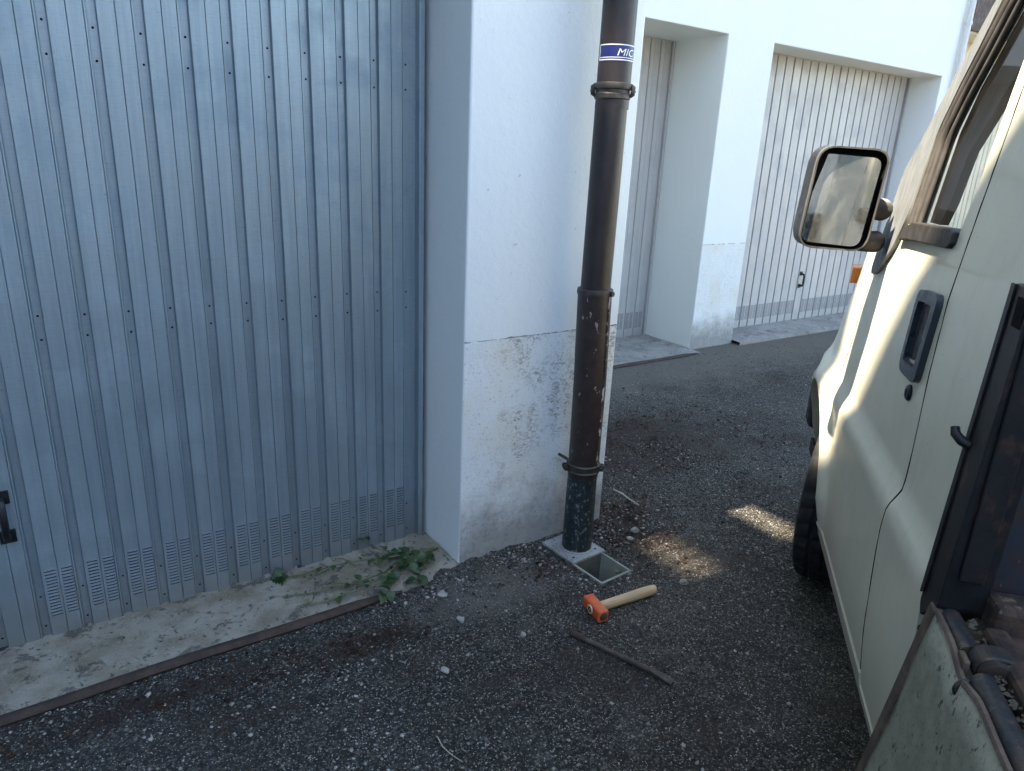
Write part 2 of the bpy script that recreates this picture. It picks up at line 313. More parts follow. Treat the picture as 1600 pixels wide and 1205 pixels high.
# ------------------------------------------------------------------ mesh helpers
OFF = {}
def tag(o, label=None, cat=None, group=None, kind=None):
    if label: o['label'] = label
    if cat: o['category'] = cat
    if group: o['group'] = group
    if kind: o['kind'] = kind
    return o
def empty(name, loc=(0,0,0), rz=0.0):
    o = bpy.data.objects.new(name, None); o.empty_display_size = .1; COL.objects.link(o)
    o.location = loc; o.rotation_euler = (0,0,rz); OFF[o] = Vector(loc) if rz == 0 else Vector((0,0,0)); return o
class MB:
    def __init__(s): s.v = []; s.f = []; s.mi = []; s.cur = 0
    def add(s, v, f):
        k = len(s.v); s.v += [tuple(a) for a in v]; s.f += [tuple(i+k for i in q) for q in f]; s.mi += [s.cur]*len(f); return s
    def box(s, lo, hi):
        (a,b,c),(d,e,g) = lo, hi
        return s.add([(a,b,c),(d,b,c),(d,e,c),(a,e,c),(a,b,g),(d,b,g),(d,e,g),(a,e,g)],
              [(0,3,2,1),(4,5,6,7),(0,1,5,4),(1,2,6,5),(2,3,7,6),(3,0,4,7)])
    def tube(s, pts, r, n=10, cap=True, sq=(1,1)):
        pts = [Vector(p) for p in pts]; m = len(pts); rs = r if hasattr(r, '__len__') else [r]*m
        V = []; up = Vector((0,0,1))
        t0 = (pts[1]-pts[0]).normalized()
        a = up.cross(t0) if abs(t0.z) < .95 else Vector((1,0,0)).cross(t0)
        a.normalize()
        for i, p in enumerate(pts):
            t = (pts[min(i+1,m-1)]-pts[max(i-1,0)]).normalized()
            a = (a - t*a.dot(t)).normalized(); b = t.cross(a)
            for k in range(n):
                an = 2*math.pi*k/n; V.append(p + (a*math.cos(an)*sq[0] + b*math.sin(an)*sq[1])*rs[i])
        Fc = []
        for i in range(m-1):
            for k in range(n):
                q = (k+1) % n; Fc.append((i*n+k, i*n+q, (i+1)*n+q, (i+1)*n+k))
        if cap: Fc += [tuple(range(n))[::-1], tuple((m-1)*n+k for k in range(n))]
        return s.add(V, Fc)
    def lathe(s, prof, n=32, c=(0,0,0), axis='z', close=False):
        V = []; c = Vector(c)
        for r, h in prof:
            for k in range(n):
                an = 2*math.pi*k/n; x, y = r*math.cos(an), r*math.sin(an)
                V.append(c + (Vector((x,y,h)) if axis == 'z' else Vector((x,h,y)) if axis == 'y' else Vector((h,x,y))))
        m = len(prof); Fc = []
        for i in range(m-1 if not close else m):
            j = (i+1) % m
            for k in range(n):
                q = (k+1) % n; Fc.append((i*n+k, i*n+q, j*n+q, j*n+k))
        if not close: Fc += [tuple(range(n))[::-1], tuple((m-1)*n+k for k in range(n))]
        return s.add(V, Fc)
    def prism(s, poly, fn, fn2):
        n = len(poly); V = [fn(*p) for p in poly] + [fn2(*p) for p in poly]
        return s.add(V, [tuple(range(n)), tuple(range(2*n-1, n-1, -1))] + [(i, i+n, (i+1) % n + n, (i+1) % n) for i in range(n)])
    def build(s, name, m, parent=None, smooth=None, bevel=0, seg=2, solid=0, recalc=True):
        me = bpy.data.meshes.new(name); off = OFF.get(parent, Vector((0,0,0))) if parent else Vector((0,0,0))
        me.from_pydata([tuple(Vector(v)-off) for v in s.v], [], s.f)
        for x in (m if isinstance(m, (list, tuple)) else [m]): me.materials.append(M[x] if isinstance(x, str) else x)
        if any(s.mi): me.polygons.foreach_set('material_index', s.mi)
        if recalc or bevel:
            bm = bmesh.new(); bm.from_mesh(me)
            if recalc: bmesh.ops.recalc_face_normals(bm, faces=bm.faces)
            if bevel:
                es = [e for e in bm.edges if len(e.link_faces) == 2 and e.calc_face_angle(0) > .6]
                bmesh.ops.bevel(bm, geom=es, offset=bevel, segments=seg, profile=.5, affect='EDGES', clamp_overlap=True)
            bm.to_mesh(me); bm.free()
        if smooth is not None:
            me.polygons.foreach_set('use_smooth', [True]*len(me.polygons))
            me.set_sharp_from_angle(angle=math.radians(smooth))
        me.update()
        o = bpy.data.objects.new(name, me); COL.objects.link(o)
        if parent: o.parent = parent; OFF[o] = off
        return o
def copy_obj(o, parent, loc=(0,0,0), mesh=None):
    c = o.copy(); COL.objects.link(c); c.parent = parent; c.location = loc; return c

def fast_mesh(name, V, Fa, m, tone=None, smooth=False):
    """V (n,3), Fa (k,3) triangles, optional per-vertex tone"""
    me = bpy.data.meshes.new(name); nv, nf = len(V), len(Fa)
    me.vertices.add(nv); me.vertices.foreach_set('co', V.astype(np.float32).ravel())
    me.loops.add(nf*3); me.loops.foreach_set('vertex_index', Fa.astype(np.int32).ravel())
    me.polygons.add(nf); me.polygons.foreach_set('loop_start', np.arange(0, nf*3, 3, dtype=np.int32))
    me.materials.append(M[m])
    if tone is not None:
        a = me.color_attributes.new('tone', 'FLOAT_COLOR', 'POINT')
        a.data.foreach_set('color', np.c_[tone, np.ones(nv)].astype(np.float32).ravel())
    me.update(calc_edges=True); me.validate()
    if smooth: me.polygons.foreach_set('use_smooth', [True]*nf)
    o = bpy.data.objects.new(name, me); COL.objects.link(o); return o

# numpy value noise for ground relief
_G = rng.random((256,256))
def vnoise(x, y, sc):
    x = np.asarray(x, float)*sc + 91.7; y = np.asarray(y, float)*sc + 37.3
    xi = np.floor(x).astype(int); yi = np.floor(y).astype(int); fx = x-xi; fy = y-yi
    fx = fx*fx*(3-2*fx); fy = fy*fy*(3-2*fy); g = lambda a, b: _G[a % 256, b % 256]
    return (g(xi,yi)*(1-fx)+g(xi+1,yi)*fx)*(1-fy) + (g(xi,yi+1)*(1-fx)+g(xi+1,yi+1)*fx)*fy - .5
def sstep(x, a, b): t = np.clip((np.asarray(x, float)-a)/(b-a), 0, 1); return t*t*(3-2*t)
YF, YD = 2.024, 2.296            # front face of the near building, its door
Y2, Y2D, Y3D = 3.925, 4.464, 4.24
def ground_h(x, y):
    x = np.asarray(x, float); y = np.asarray(y, float)
    h = vnoise(x, y, 1.5)*.012 + vnoise(x, y, 8)*.005 + vnoise(x, y, 30)*.0035 + vnoise(x, y, 75)*.0022
    # rubble swept against the pillar foot
    mound = np.exp(-((y-2.02)/.10)**2)*sstep(x, .80, 1.15)*sstep(x, 2.4, 1.75)
    h = h*.8 + mound*.018 + mound*vnoise(x, y, 22)*.016
    # flatten at the gully and at the thresholds
    k = np.exp(-(((x-1.655)/.13)**4 + ((y-1.82)/.22)**4)); h = h*(1-k)
    t = sstep(y, 1.90, 2.00)*sstep(x, 1.12, .95); h = h*(1-t) - .004*t
    far = sstep(y, 3.70, 3.85); h = h*(1-far)
    und = sstep(y, 2.03, 2.2)*sstep(x, 1.90, 1.80); h = h - .03*und
    return h

# ------------------------------------------------------------------ ground
GX, GY, GROT = 1.655, 1.825, math.radians(4)      # gully centre
def in_gully(x, y, hx, hy):
    c, s = math.cos(GROT), math.sin(GROT); dx, dy = np.asarray(x)-GX, np.asarray(y)-GY
    a, b = c*dx+s*dy, -s*dx+c*dy
    return (np.abs(a) < hx) & (np.abs(b) < hy)
def axis(far_lo, segs, far_hi):
    a = list(far_lo)
    for lo, hi, st in segs: a += list(np.arange(lo, hi-1e-6, st))
    return np.array(a + list(far_hi))
xs = axis([-160,-60,-30,-15,-8,-5,-3.5,-2.5,-2,-1.6], [(-1.3,-.6,.06),(-.6,1.5,.016),(1.5,1.82,.006),(1.82,3.3,.016),(3.3,5.5,.04),(5.5,9,.12)], [9,10,12,16,30,60,160])
ys = axis([-160,-60,-30,-15,-8,-5,-3,-2,-1,-.5], [(-.2,.4,.05),(.4,1.6,.016),(1.6,2.06,.006),(2.06,3.0,.016),(3.0,4.4,.04)], [4.4,4.7,5.5,8,14,30,60,160])
XX, YY = np.meshgrid(xs, ys, indexing='ij'); ZZ = ground_h(XX, YY)
V = np.c_[XX.ravel(), YY.ravel(), ZZ.ravel()]; ny = len(ys)
I, J = np.meshgrid(np.arange(len(xs)-1), np.arange(ny-1), indexing='ij'); I = I.ravel(); J = J.ravel()
cxm = (xs[I]+xs[I+1])/2; cym = (ys[J]+ys[J+1])/2
keep = ~in_gully(cxm, cym, .0735, .1585); I, J = I[keep], J[keep]
q0, q1, q2, q3 = I*ny+J, (I+1)*ny+J, (I+1)*ny+J+1, I*ny+J+1
g = fast_mesh('ground', V, np.r_[np.c_[q0,q1,q2], np.c_[q0,q2,q3]], 'asphalt', smooth=True)
tag(g, kind='structure')

# ------------------------------------------------------------------ buildings
def wall_rects(mb, xs_, zs_, solid, y0, y1):
    """blocky wall: cells (i,j) with solid -> front/back faces and the reveals between"""
    nx, nz = len(xs_)-1, len(zs_)-1; idx = {}
    def vid(i, j, k):
        key = (i, j, k)
        if key not in idx: idx[key] = len(mb.v); mb.v.append((xs_[i], (y0, y1)[k], zs_[j]))
        return idx[key]
    S = lambda i, j: 0 <= i < nx and 0 <= j < nz and solid(i, j)
    def face(*a): mb.f.append(a); mb.mi.append(0)
    for i in range(nx):
        for j in range(nz):
            if not S(i, j): continue
            face(vid(i,j,0), vid(i+1,j,0), vid(i+1,j+1,0), vid(i,j+1,0))
            face(vid(i,j,1), vid(i,j+1,1), vid(i+1,j+1,1), vid(i+1,j,1))
            if not S(i-1,j): face(vid(i,j,0), vid(i,j+1,0), vid(i,j+1,1), vid(i,j,1))
            if not S(i+1,j): face(vid(i+1,j,0), vid(i+1,j,1), vid(i+1,j+1,1), vid(i+1,j+1,0))
            if not S(i,j-1): face(vid(i,j,0), vid(i,j,1), vid(i+1,j,1), vid(i+1,j,0))
            if not S(i,j+1): face(vid(i,j+1,0), vid(i+1,j+1,0), vid(i+1,j+1,1), vid(i,j+1,1))

def slat_mesh(name, pitch, groove, dep, h, m, crease, z0=.012):
    """one pressed steel slat, x from 0 (right edge of the groove) to pitch, front at y=0, open profile given a 1 mm fold back"""
    b = .0028; xl = pitch-groove
    pr = [(0,dep),(b,0)]
    for c in crease: pr += [(c-.0013,0),(c,.0030),(c+.0013,0)]
    pr += [(xl-b,0),(xl,dep),(pitch,dep)]
    mb = MB(); n = len(pr)
    mb.add([(x,y,z0) for x,y in pr] + [(x,y,h) for x,y in pr] + [(x,y+.012,z0) for x,y in pr],
           [(i,i+1,n+i+1,n+i) for i in range(n-1)] + [(2*n+i,2*n+i+1,i+1,i) for i in range(n-1)])
    me = bpy.data.meshes.new(name); me.from_pydata(mb.v, [], mb.f); me.materials.append(M[m]); me.update(); return me
def vent_mesh(name, m, cols, zlo, zhi, n):
    mb = MB(); st = (zhi-zlo)/n
    for x0, x1 in cols:
        for k in range(n):
            z = zlo+st*k; a, e = st*.50, .0018
            mb.cur = 0
            v = [(x0,0,z+a),(x1,0,z+a),(x1-.002,-e,z+a*.30),(x0+.002,-e,z+a*.30),(x1-.002,-e*.8,z+a*.12),(x0+.002,-e*.8,z+a*.12)]
            mb.add(v, [(0,3,2,1),(3,5,4,2),(0,5,3),(1,2,4)])
            mb.cur = 1
            mb.add([(x0+.001,-.0006,z-st*.20),(x1-.001,-.0006,z-st*.20),(x1-.001,-.0006,z+a*.45),(x0+.001,-.0006,z+a*.45)], [(0,1,2,3)])
    me = bpy.data.meshes.new(name); me.from_pydata(mb.v, [], mb.f); me.materials.append(M[m+'_vent']); me.materials.append(M['slot'])
    me.polygons.foreach_set('material_index', mb.mi); me.update(); return me
def link(name, me, parent, loc):
    o = bpy.data.objects.new(name, me); COL.objects.link(o); o.parent = parent; o.location = Vector(loc)-OFF[parent]; return o
def handle(mb, x, y, z, h=.12):
    mb.tube([(x,y,z+h/2),(x,y-.035,z+h/2-.004),(x,y-.042,z+h/2-.02),(x,y-.042,z-h/2+.02),(x,y-.035,z-h/2+.004),(x,y,z-h/2)], .010, 8)
    mb.box((x-.020,y-.006,z+h/2-.018),(x+.020,y,z+h/2+.022)); mb.box((x-.020,y-.006,z-h/2-.022),(x+.020,y,z-h/2+.018))

def garage_door(parent, x0, x1, y, h, pitch, groove, dep, m, crease, start, vents, hx, hz, screws, zv, nv):
    d = MB(); d.box((x0+.004, y+dep+.004, .010), (x1-.004, y+dep+.035, h)); d = d.build('garage_door', m, parent)
    sm = slat_mesh('slat', pitch, groove, dep, h, m, crease); vm = vent_mesh('vent', m, vents, *zv, nv) if vents else None
    x = start
    while x - pitch > x0: x -= pitch
    first = x
    sc = MB()
    while x + pitch*.5 < x1:
        link('slat', sm, d, (x, y, 0))
        if vm and not (x < hx < x+pitch): link('vent', vm, d, (x, y, 0))
        if screws:
            gx = x+pitch-groove/2
            for z in screws:
                z += random.uniform(-.004,.004); sc.add([(gx+.0034*math.cos(a),y+dep-.0012,z+.0034*math.sin(a)) for a in np.arange(0,6.2,.9)], [tuple(range(7))])
        x += pitch
    if screws: tag(sc.build('screw_heads', 'slot', d), kind='stuff')
    hb = MB(); handle(hb, hx, y, hz); hb.build('handle', 'black_plastic', d, smooth=40)
    fr = MB(); fr.box((x0-.004,y-.012,.004),(x0+.016,y+.05,h+.01)); fr.build('door_jamb', m, d, bevel=.002)
    fr = MB(); fr.box((x1-.016,y-.012,.004),(x1+.004,y+.05,h+.01)); fr.build('door_jamb', m, d, bevel=.002)
    fr = MB(); fr.box((x0,y-.002,h-.004),(x1,y+.045,h+.028)); fr.build('door_head', m, d, bevel=.002)
    bt = MB(); bt.box((x0+.006,y-.004,.003),(x1-.006,y+.02,.013)); bt.build('bottom_seal', 'dark_gap', d)
    return d

# near garage building, with the tall flat roof that shades the yard
nb = empty('garage_building', (-.3, YF, 0))
tag(nb, 'near white garage building with the blue-grey galvanised door at left', 'building')
mb = MB(); wall_rects(mb, [-1.95,-1.56,1.190,1.892], [-.3,2.42,7.4], lambda i,j: not (i==1 and j==0), YF, YF+.62)
mb.build('wall', 'plaster', nb, bevel=.007, seg=2)
mb = MB(); mb.box((-1.95,YF+.62,-.3),(-1.75,9.5,7.4)); mb.box((1.70,YF+.62,-.3),(1.892,9.5,7.4)); mb.box((-1.75,9.3,-.3),(1.70,9.5,7.4)); mb.build('side_wall', 'plaster', nb)
mb = MB(); mb.prism([(YF-.0,7.4),(9.5,7.4),(5.9,10.9)], lambda y,z: (-1.98,y,z), lambda y,z: (1.92,y,z)); mb.build('roof', 'roof', nb)
GR = .1118
garage_door(nb, -1.555, 1.163, YD, 2.42, GR, .0205, .014, 'galv', (.045,.0840), .0, [(.0095,.040),(.0525,.083)],
            -.170, .445, (2.25,1.771,1.691,1.017,.955,.155,.045), (.085,.25), 15)
fr = MB(); fr.box((1.157,YD-.016,.012),(1.1895,YD+.04,2.40)); 
# far garage building: set back, two lighter doors
fb = empty('garage_building', (4.9, Y2, 0))
tag(fb, 'white garage building set back beyond the drainpipe with two pale slatted doors', 'building')
mb = MB(); wall_rects(mb, [1.894,1.96,4.515,5.055,7.672,7.93], [-.3,2.425,5.6], lambda i,j: not (i in (1,3) and j==0), Y2, Y2+.62)
mb.build('wall', 'plaster_far', fb, bevel=.007)
mb = MB(); mb.box((7.73,Y2+.62,-.3),(7.93,9.5,5.6)); mb.box((1.93,9.3,-.3),(7.73,9.5,5.6)); mb.build('side_wall', 'plaster_far', fb)
mb = MB(); mb.prism([(Y2-.3,5.6),(9.8,5.6),(6.6,7.6)], lambda y,z: (1.93,y,z), lambda y,z: (8.1,y,z)); mb.build('roof', 'roof', fb)
d2 = garage_door(fb, 1.965, 4.505, Y2D, 2.42, .1118, .018, .010, 'galv_light', (.045,), 4.505-.026-.1118*2, [(.006,.042),(.050,.086)], 3.2, .44, (), (.09,.235), 14)
d3 = garage_door(fb, 5.06, 7.667, Y3D, 2.42, .1163, .014, .020, 'galv_light', (), 5.075, [(.006,.050),(.055,.099)], 6.385, .44, (), (.105,.240), 13)
# third building seen past and through the truck cab
tb = empty('garage_building', (11, 4.3, 0))
tag(tb, 'cream building at the far right with brown eave, seen past the truck cab', 'building')
mb = MB(); wall_rects(mb, [7.96,9.35,11.9,12.5,15.0,17], [-.3,2.42,5.0], lambda i,j: not (i in (1,3) and j==0), 4.33, 4.9)
mb.build('wall', 'plaster_cream', tb, bevel=.007)
mb = MB(); mb.box((16.8,4.9,-.3),(17,9.5,5)); mb.build('side_wall', 'plaster_cream', tb)
garage_door(tb, 9.36, 11.89, 4.60, 2.42, .1163, .014, .020, 'galv_cream', (), 9.37, None, 10.6, .44, (), None, 0)
garage_door(tb, 12.51, 14.99, 4.60, 2.42, .1163, .014, .020, 'galv_cream', (), 12.52, None, 13.7, .44, (), None, 0)
mb = MB(); mb.box((8.22,4.06,2.90),(17.2,4.33,2.95)); mb.build('balcony_slab', 'plaster_cream', tb)
for k in range(16):
    b = MB(); x = 8.27+.56*k; b.box((x-.05,4.02,2.92),(x+.495,4.06,3.75)); b.build('balcony_board', 'brown_wood', tb)
b = MB(); b.box((8.22,4.0,3.76),(17.2,4.1,3.82)); b.build('balcony_rail', 'brown_wood', tb)
# white downpipe at the end of the far garages
dp = empty('rain_pipe', (7.84, Y2-.05, 0)); tag(dp, 'thin white rain pipe at the end corner of the far white garages', 'rain pipe')
mb = MB(); mb.tube([(7.86,Y2-.045,.02),(7.86,Y2-.045,5.4)], .028, 12); mb.build('pipe', 'white_pipe', dp, smooth=40)
for z in (.9, 2.9):
    mb = MB(); mb.tube([(7.86,Y2-.045,z),(7.86,Y2-.045,z+.03)], .034, 12); mb.build('clamp', 'white_pipe', dp, smooth=40)

# thresholds
def threshold(name, x0, x1, y0, y1, z, m, rail, rx1=None):
    n = int((x1-x0)/.04); mb = MB(); ysn = np.linspace(y0, y1, 9); V = []
    for i in range(n+1):
        x = x0+(x1-x0)*i/n
        for j, y in enumerate(ysn):
            V.append((x, y, z + .0035*vnoise(x,y,14) + (-.006 if j == 0 else 0)))
    Fc = [(i*9+j,(i+1)*9+j,(i+1)*9+j+1,i*9+j+1) for i in range(n) for j in range(8)]
    k = len(V); V += [(V[i*9][0], y0-.003, -.03) for i in range(n+1)]; Fc += [(i*9, k+i, k+i+1, (i+1)*9) for i in range(n)]
    k2 = len(V); V += [(x1,y,-.03) for y in ysn]; Fc += [(n*9+j, k2+j, k2+j+1, n*9+j+1) for j in range(8)]
    o = mb.add(V, Fc).build(name, m, None, smooth=50); tag(o, kind='structure')
    if rail:
        r = MB(); pts = []
        nn = 60
        for i in range(nn+1):
            x = x0+(rx1-x0)*i/nn; pts.append((x, y0-.004+.0025*math.sin(x*5), .006+.002*math.sin(x*9)))
        r.tube(pts, [.019]*(nn-3)+[.016,.013,.010,.004], 10, sq=(1,.75)); r.build('edge_rail', 'rail', o, smooth=40)
    return o
threshold('threshold', -1.55, 1.186, 1.985, 2.36, .014, 'concrete', True, .93)
threshold('threshold', 1.97, 4.51, 3.80, 4.50, .016, 'concrete_far', True, 4.49)
threshold('threshold', 5.06, 7.66, 3.84, 4.28, .030, 'concrete_far', False)

# unseen block added to shade the yard; house across it shows in the mirror
ap = empty('unseen_shade_block', (-9, 5, 0)); tag(ap, 'tall unseen apartment block added to shade the yard', 'building')
mb = MB(); mb.box((-15,-3.6,-.2),(-4.0,13,11.25)); mb.build('wall', 'plaster_blue', ap)
mb = MB(); mb.box((-4.25,1.782,12.00),(-4.0,2.068,12.24)); mb.build('sun_gap_bar', 'plaster_blue', ap)  # added bar above the gap, keeps the two sun patches apart
for k in range(4):
    mb = MB(); mb.box((-4.15,1.805+.072*k,11.251),(-4.11,1.857+.072*k,11.999)); mb.build('sun_dimming_bar', 'plaster_blue', ap)  # added bars in the gap to dim the sun patch near the drain
for y0_, y1_ in ((-3.6,1.78),(2.07,13)):
    mb = MB(); mb.box((-4.25,y0_,11.2),(-4.0,y1_,12.24)); mb.build('sun_gap_parapet', 'plaster_blue', ap)  # added roof edge, left open in between to let a sun patch through
for y0_, y1_, z0_, z1_ in ((1.60,1.785,12.241,14.0),(2.105,2.7,12.241,14.0),(1.786,2.104,13.45,14.0),(1.786,2.104,12.99,13.05),(1.786,2.104,12.241,12.38)):
    mb = MB(); mb.box((-4.25,y0_,z0_),(-4.0,y1_,z1_)); mb.build('sun_patch_frame', 'plaster_blue', ap)  # added unseen frame that shapes the sun patch beside the front wheel
for k in range(4):
    for j in range(4):
        o = MB(); y = 1.2+2.9*j; z = 1.0+2.9*k; o.box((-4.02,y,z),(-3.985,y+1.2,z+1.4)); wn = o.build('window', 'frame_white', ap)
        o = MB(); o.box((-3.984,y+.08,z+.08),(-3.975,y+1.12,z+1.32)); o.build('pane', 'window_dark', wn)
oh = empty('house', (-4, -11, 0)); tag(oh, 'pale low house with white framed windows across the yard, in the wing mirror', 'house')
mb = MB(); mb.box((-20,-16,-.2),(6,-11.0,4.6)); mb.build('wall', 'plaster_pale', oh)
mb = MB(); mb.prism([(-16.3,4.6),(-10.7,4.6),(-13.5,6.0)], lambda y,z: (-20.3,y,z), lambda y,z: (6.3,y,z)); mb.build('roof', 'roof', oh)
for k in range(8):
    x = -18.6+3.0*k
    o = MB(); o.box((x,-11.0,.15),(x+1.9,-10.96,2.35)); wn = o.build('window', 'frame_white', oh)
    for q in range(2):
        o = MB(); o.box((x+.08+.89*q,-10.96,.23),(x+.92+.89*q,-10.95,2.27)); o.build('pane', 'window_dark', wn)

# ------------------------------------------------------------------ drainpipe
PX, PY = 1.655, 1.895
pipe = empty('drainpipe', (PX, PY, .03)); tag(pipe, 'dark brown drainpipe on the white pillar with a blue sticker', 'drainpipe')
def ring(z0, z1, r, bead=0.0):
    return [(r,z0),(r+bead,z0+.004),(r+bead,z1-.004),(r,z1)]
xo = lambda z: -.006*sstep(z,.42,1.05)+0.0
mb = MB(); mb.tube([(PX+xo(1.05),PY,1.05),(PX-.002,PY,1.68)], .0535, 40); mb.build('pipe_section', 'pipe_brown', pipe, smooth=40)
mb = MB(); mb.tube([(PX,PY,1.66),(PX+.004,PY,3.6),(PX+.004,PY,7.2)], .0555, 40); mb.build('pipe_section', 'pipe_brown', pipe, smooth=40)
mb = MB(); mb.tube([(PX+.006,PY,.335),(PX+.004,PY,.70),(PX-.007,PY,1.052)], [.0585,.0605,.0610], 40); mb.build('pipe_sleeve', 'pipe_lower', pipe, smooth=40)
# folded seam on the sleeve
a = math.radians(285)
mb = MB(); mb.tube([(PX+.006+.0600*math.cos(a),PY+.0600*math.sin(a),.36),(PX+.004+.0615*math.cos(a),PY+.0615*math.sin(a),.70),(PX-.007+.062*math.cos(a),PY+.062*math.sin(a),1.05)], .0045, 8); mb.build('seam', 'pipe_seam', pipe, smooth=40)
mb = MB(); mb.lathe([(.054,1.040),(.0635,1.042),(.0655,1.052),(.0635,1.063),(.056,1.066)], 40, (PX-.006,PY,0)); jr = mb.build('joint_ring', 'clamp', pipe, smooth=35)
a = math.radians(282)
mb = MB(); mb.tube([(PX+.062*math.cos(a),PY+.062*math.sin(a),1.053),(PX+.074*math.cos(a),PY+.074*math.sin(a),1.053)], .009, 10); mb.build('bolt', 'clamp', jr, smooth=35)
mb = MB(); mb.lathe([(.054,1.686),(.0590,1.690),(.0590,1.703),(.0562,1.706),(.0562,1.716),(.0610,1.719),(.0625,1.727),(.0610,1.735),(.0562,1.738)], 40, (PX-.001,PY,0)); cl = mb.build('pipe_clamp', 'clamp', pipe, smooth=35)
for a in (150, 305):
    a = math.radians(a); c, s = math.cos(a), math.sin(a)
    mb = MB(); mb.tube([(PX+.057*c,PY+.057*s,1.700),(PX+.066*c,PY+.066*s,1.704),(PX+.0665*c,PY+.0665*s,1.726),(PX+.058*c,PY+.058*s,1.730)], .008, 10); mb.build('lug', 'clamp', cl, smooth=40)
    mb = MB(); t = Vector((-s,c,0)); p = Vector((PX+.068*c,PY+.068*s,1.714)); mb.tube([p-t*.012,p+t*.012], .006, 8); mb.build('bolt', 'hinge', cl, smooth=35)
mb = MB()
for zc in (.358, .384): mb.lathe([(.060+.006*math.cos(t),zc+.006*math.sin(t)) for t in np.arange(0,6.28,.8)], 40, (PX+.005,PY,0), close=True)
lo = mb.build('pipe_clamp', 'clamp', pipe, smooth=60)
mb = MB(); mb.lathe([(.0595,.358),(.0625,.360),(.0625,.382),(.0595,.384)], 40, (PX+.005,PY,0), close=True); mb.build('band', 'clamp', lo, smooth=30)
for a in (158, 318):
    a = math.radians(a); c, s = math.cos(a), math.sin(a); t = Vector((-s,c,0))
    for e in (-1, 1):
        p = Vector((PX+.005+.070*c,PY+.070*s,.371))+t*.008*e; mb = MB()
        mb.tube([p-t*.003, p+t*.003], .013, 12); mb.build('lug', 'clamp', lo, smooth=35)
    p = Vector((PX+.005+.072*c,PY+.072*s,.371)); mb = MB(); mb.tube([p-t*.024,p-t*.016,p-t*.0159,p+t*.016,p+t*.0161,p+t*.024], [.0075,.0075,.0045,.0045,.0075,.0075], 6); mb.build('bolt', 'hinge', lo, smooth=30)
mb = MB(); mb.tube([(PX-.01,PY+.06,.371),(PX-.015,YF+.02,.375)], .006, 8); mb.build('wall_stay', 'clamp', lo, smooth=35)
mb = MB(); mb.lathe([(.054,.002),(.0600,.004),(.0598,.02),(.0575,.30),(.0570,.345)], 40, (PX+.005,PY,0)); mb.build('iron_foot', 'iron', pipe, smooth=40)
# sticker wrapped round the pipe
RS = .0562; ST0, STL = math.radians(163), .27
def on_pipe(x, z, dr): a = ST0 + x/RS; return (PX+.0004+(RS+dr)*math.cos(a), PY+(RS+dr)*math.sin(a), z)
def strip(mb, x0, x1, z0, z1, dr, n=None):
    n = n or max(2, int((x1-x0)/.004)); V = []
    for i in range(n+1):
        x = x0+(x1-x0)*i/n; V += [on_pipe(x,z0,dr), on_pipe(x,z1,dr)]
    mb.add(V, [(2*i,2*i+2,2*i+3,2*i+1) for i in range(n)])
SZ0, SZ1 = 1.800, 1.849
mb = MB(); strip(mb, 0, STL, SZ0, SZ1, .0004); stk = mb.build('sticker', 'sticker_blue', pipe, recalc=False)
mb = MB(); t = .0032
strip(mb, .001, STL-.001, SZ0+.001, SZ0+.001+t, .0007); strip(mb, .001, STL-.001, SZ1-.001-t, SZ1-.001, .0007)
strip(mb, .001, .001+t, SZ0+.001+t, SZ1-.001-t, .0007, 2); strip(mb, STL-.001-t, STL-.001, SZ0+.001+t, SZ1-.001-t, .0007, 2)
strip(mb, .0045, STL-.0045, SZ0+.0085, SZ0+.0105, .0007)
mb.build('sticker_border', 'sticker_white', stk, recalc=False)
cu = bpy.data.curves.new('lettering', 'FONT'); cu.body = 'MICHELIN'; cu.size = .030; cu.shear = .25; cu.offset = 0.0; cu.resolution_u = 3
to = bpy.data.objects.new('lettering_tmp', cu); COL.objects.link(to)
dg = bpy.context.evaluated_depsgraph_get(); tm = bpy.data.meshes.new_from_object(to.evaluated_get(dg)); bpy.data.objects.remove(to)
bm = bmesh.new(); bm.from_mesh(tm); x1 = max(v.co.x for v in bm.verts)
for k in range(1, 60):
    bmesh.ops.bisect_plane(bm, geom=bm.verts[:]+bm.edges[:]+bm.faces[:], plane_co=(x1*k/60,0,0), plane_no=(1,0,0))
for v in bm.verts: v.co = on_pipe(.066+v.co.x*1.22, SZ0+.0145+v.co.y, .0009)
bm.to_mesh(tm); bm.free(); tm.materials.clear(); tm.materials.append(M['sticker_white'])
lt = bpy.data.objects.new('lettering', tm); COL.objects.link(lt); lt.parent = stk; lt.location = -OFF[pipe]

# ------------------------------------------------------------------ gully box under the pipe
gu = empty('drain_gully', (GX, GY, 0), GROT); tag(gu, 'grey drain gully box with its open pit in front of the pipe foot', 'drain')
mb = MB(); hx, hy, t, d = .080, .165, .009, -.26
for lo, hi in (((-hx,-hy,d),(-hx+t,hy,.006)), ((hx-t,-hy,d),(hx,hy,.006)), ((-hx+t,-hy,d),(hx-t,-hy+t,.004)), ((-hx+t,hy-t,d),(hx-t,hy,.006))):
    m_ = MB(); m_.box(lo, hi); m_.build('box_wall', 'gully_inner', gu, bevel=.0015)
m_ = MB(); m_.box((-hx+t,-hy+t,d),(hx-t,hy-t,d+.01)); m_.build('box_floor', 'slot', gu)
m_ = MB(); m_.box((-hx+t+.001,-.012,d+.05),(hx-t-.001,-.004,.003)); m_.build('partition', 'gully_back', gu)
m_ = MB(); m_.box((-hx-.006,-.016,.0062),(hx+.006,hy+.006,.017)); pl_ = m_.build('cover_plate', 'gully', gu, bevel=.002)
for x, y in ((.058,.012),(-.060,.012),(.058,.145)):
    m_ = MB(); m_.lathe([(.0045,.0165),(.0045,.0180),(.003,.0185)], 10, (x,y,0)); m_.build('screw', 'slot', pl_, smooth=40)
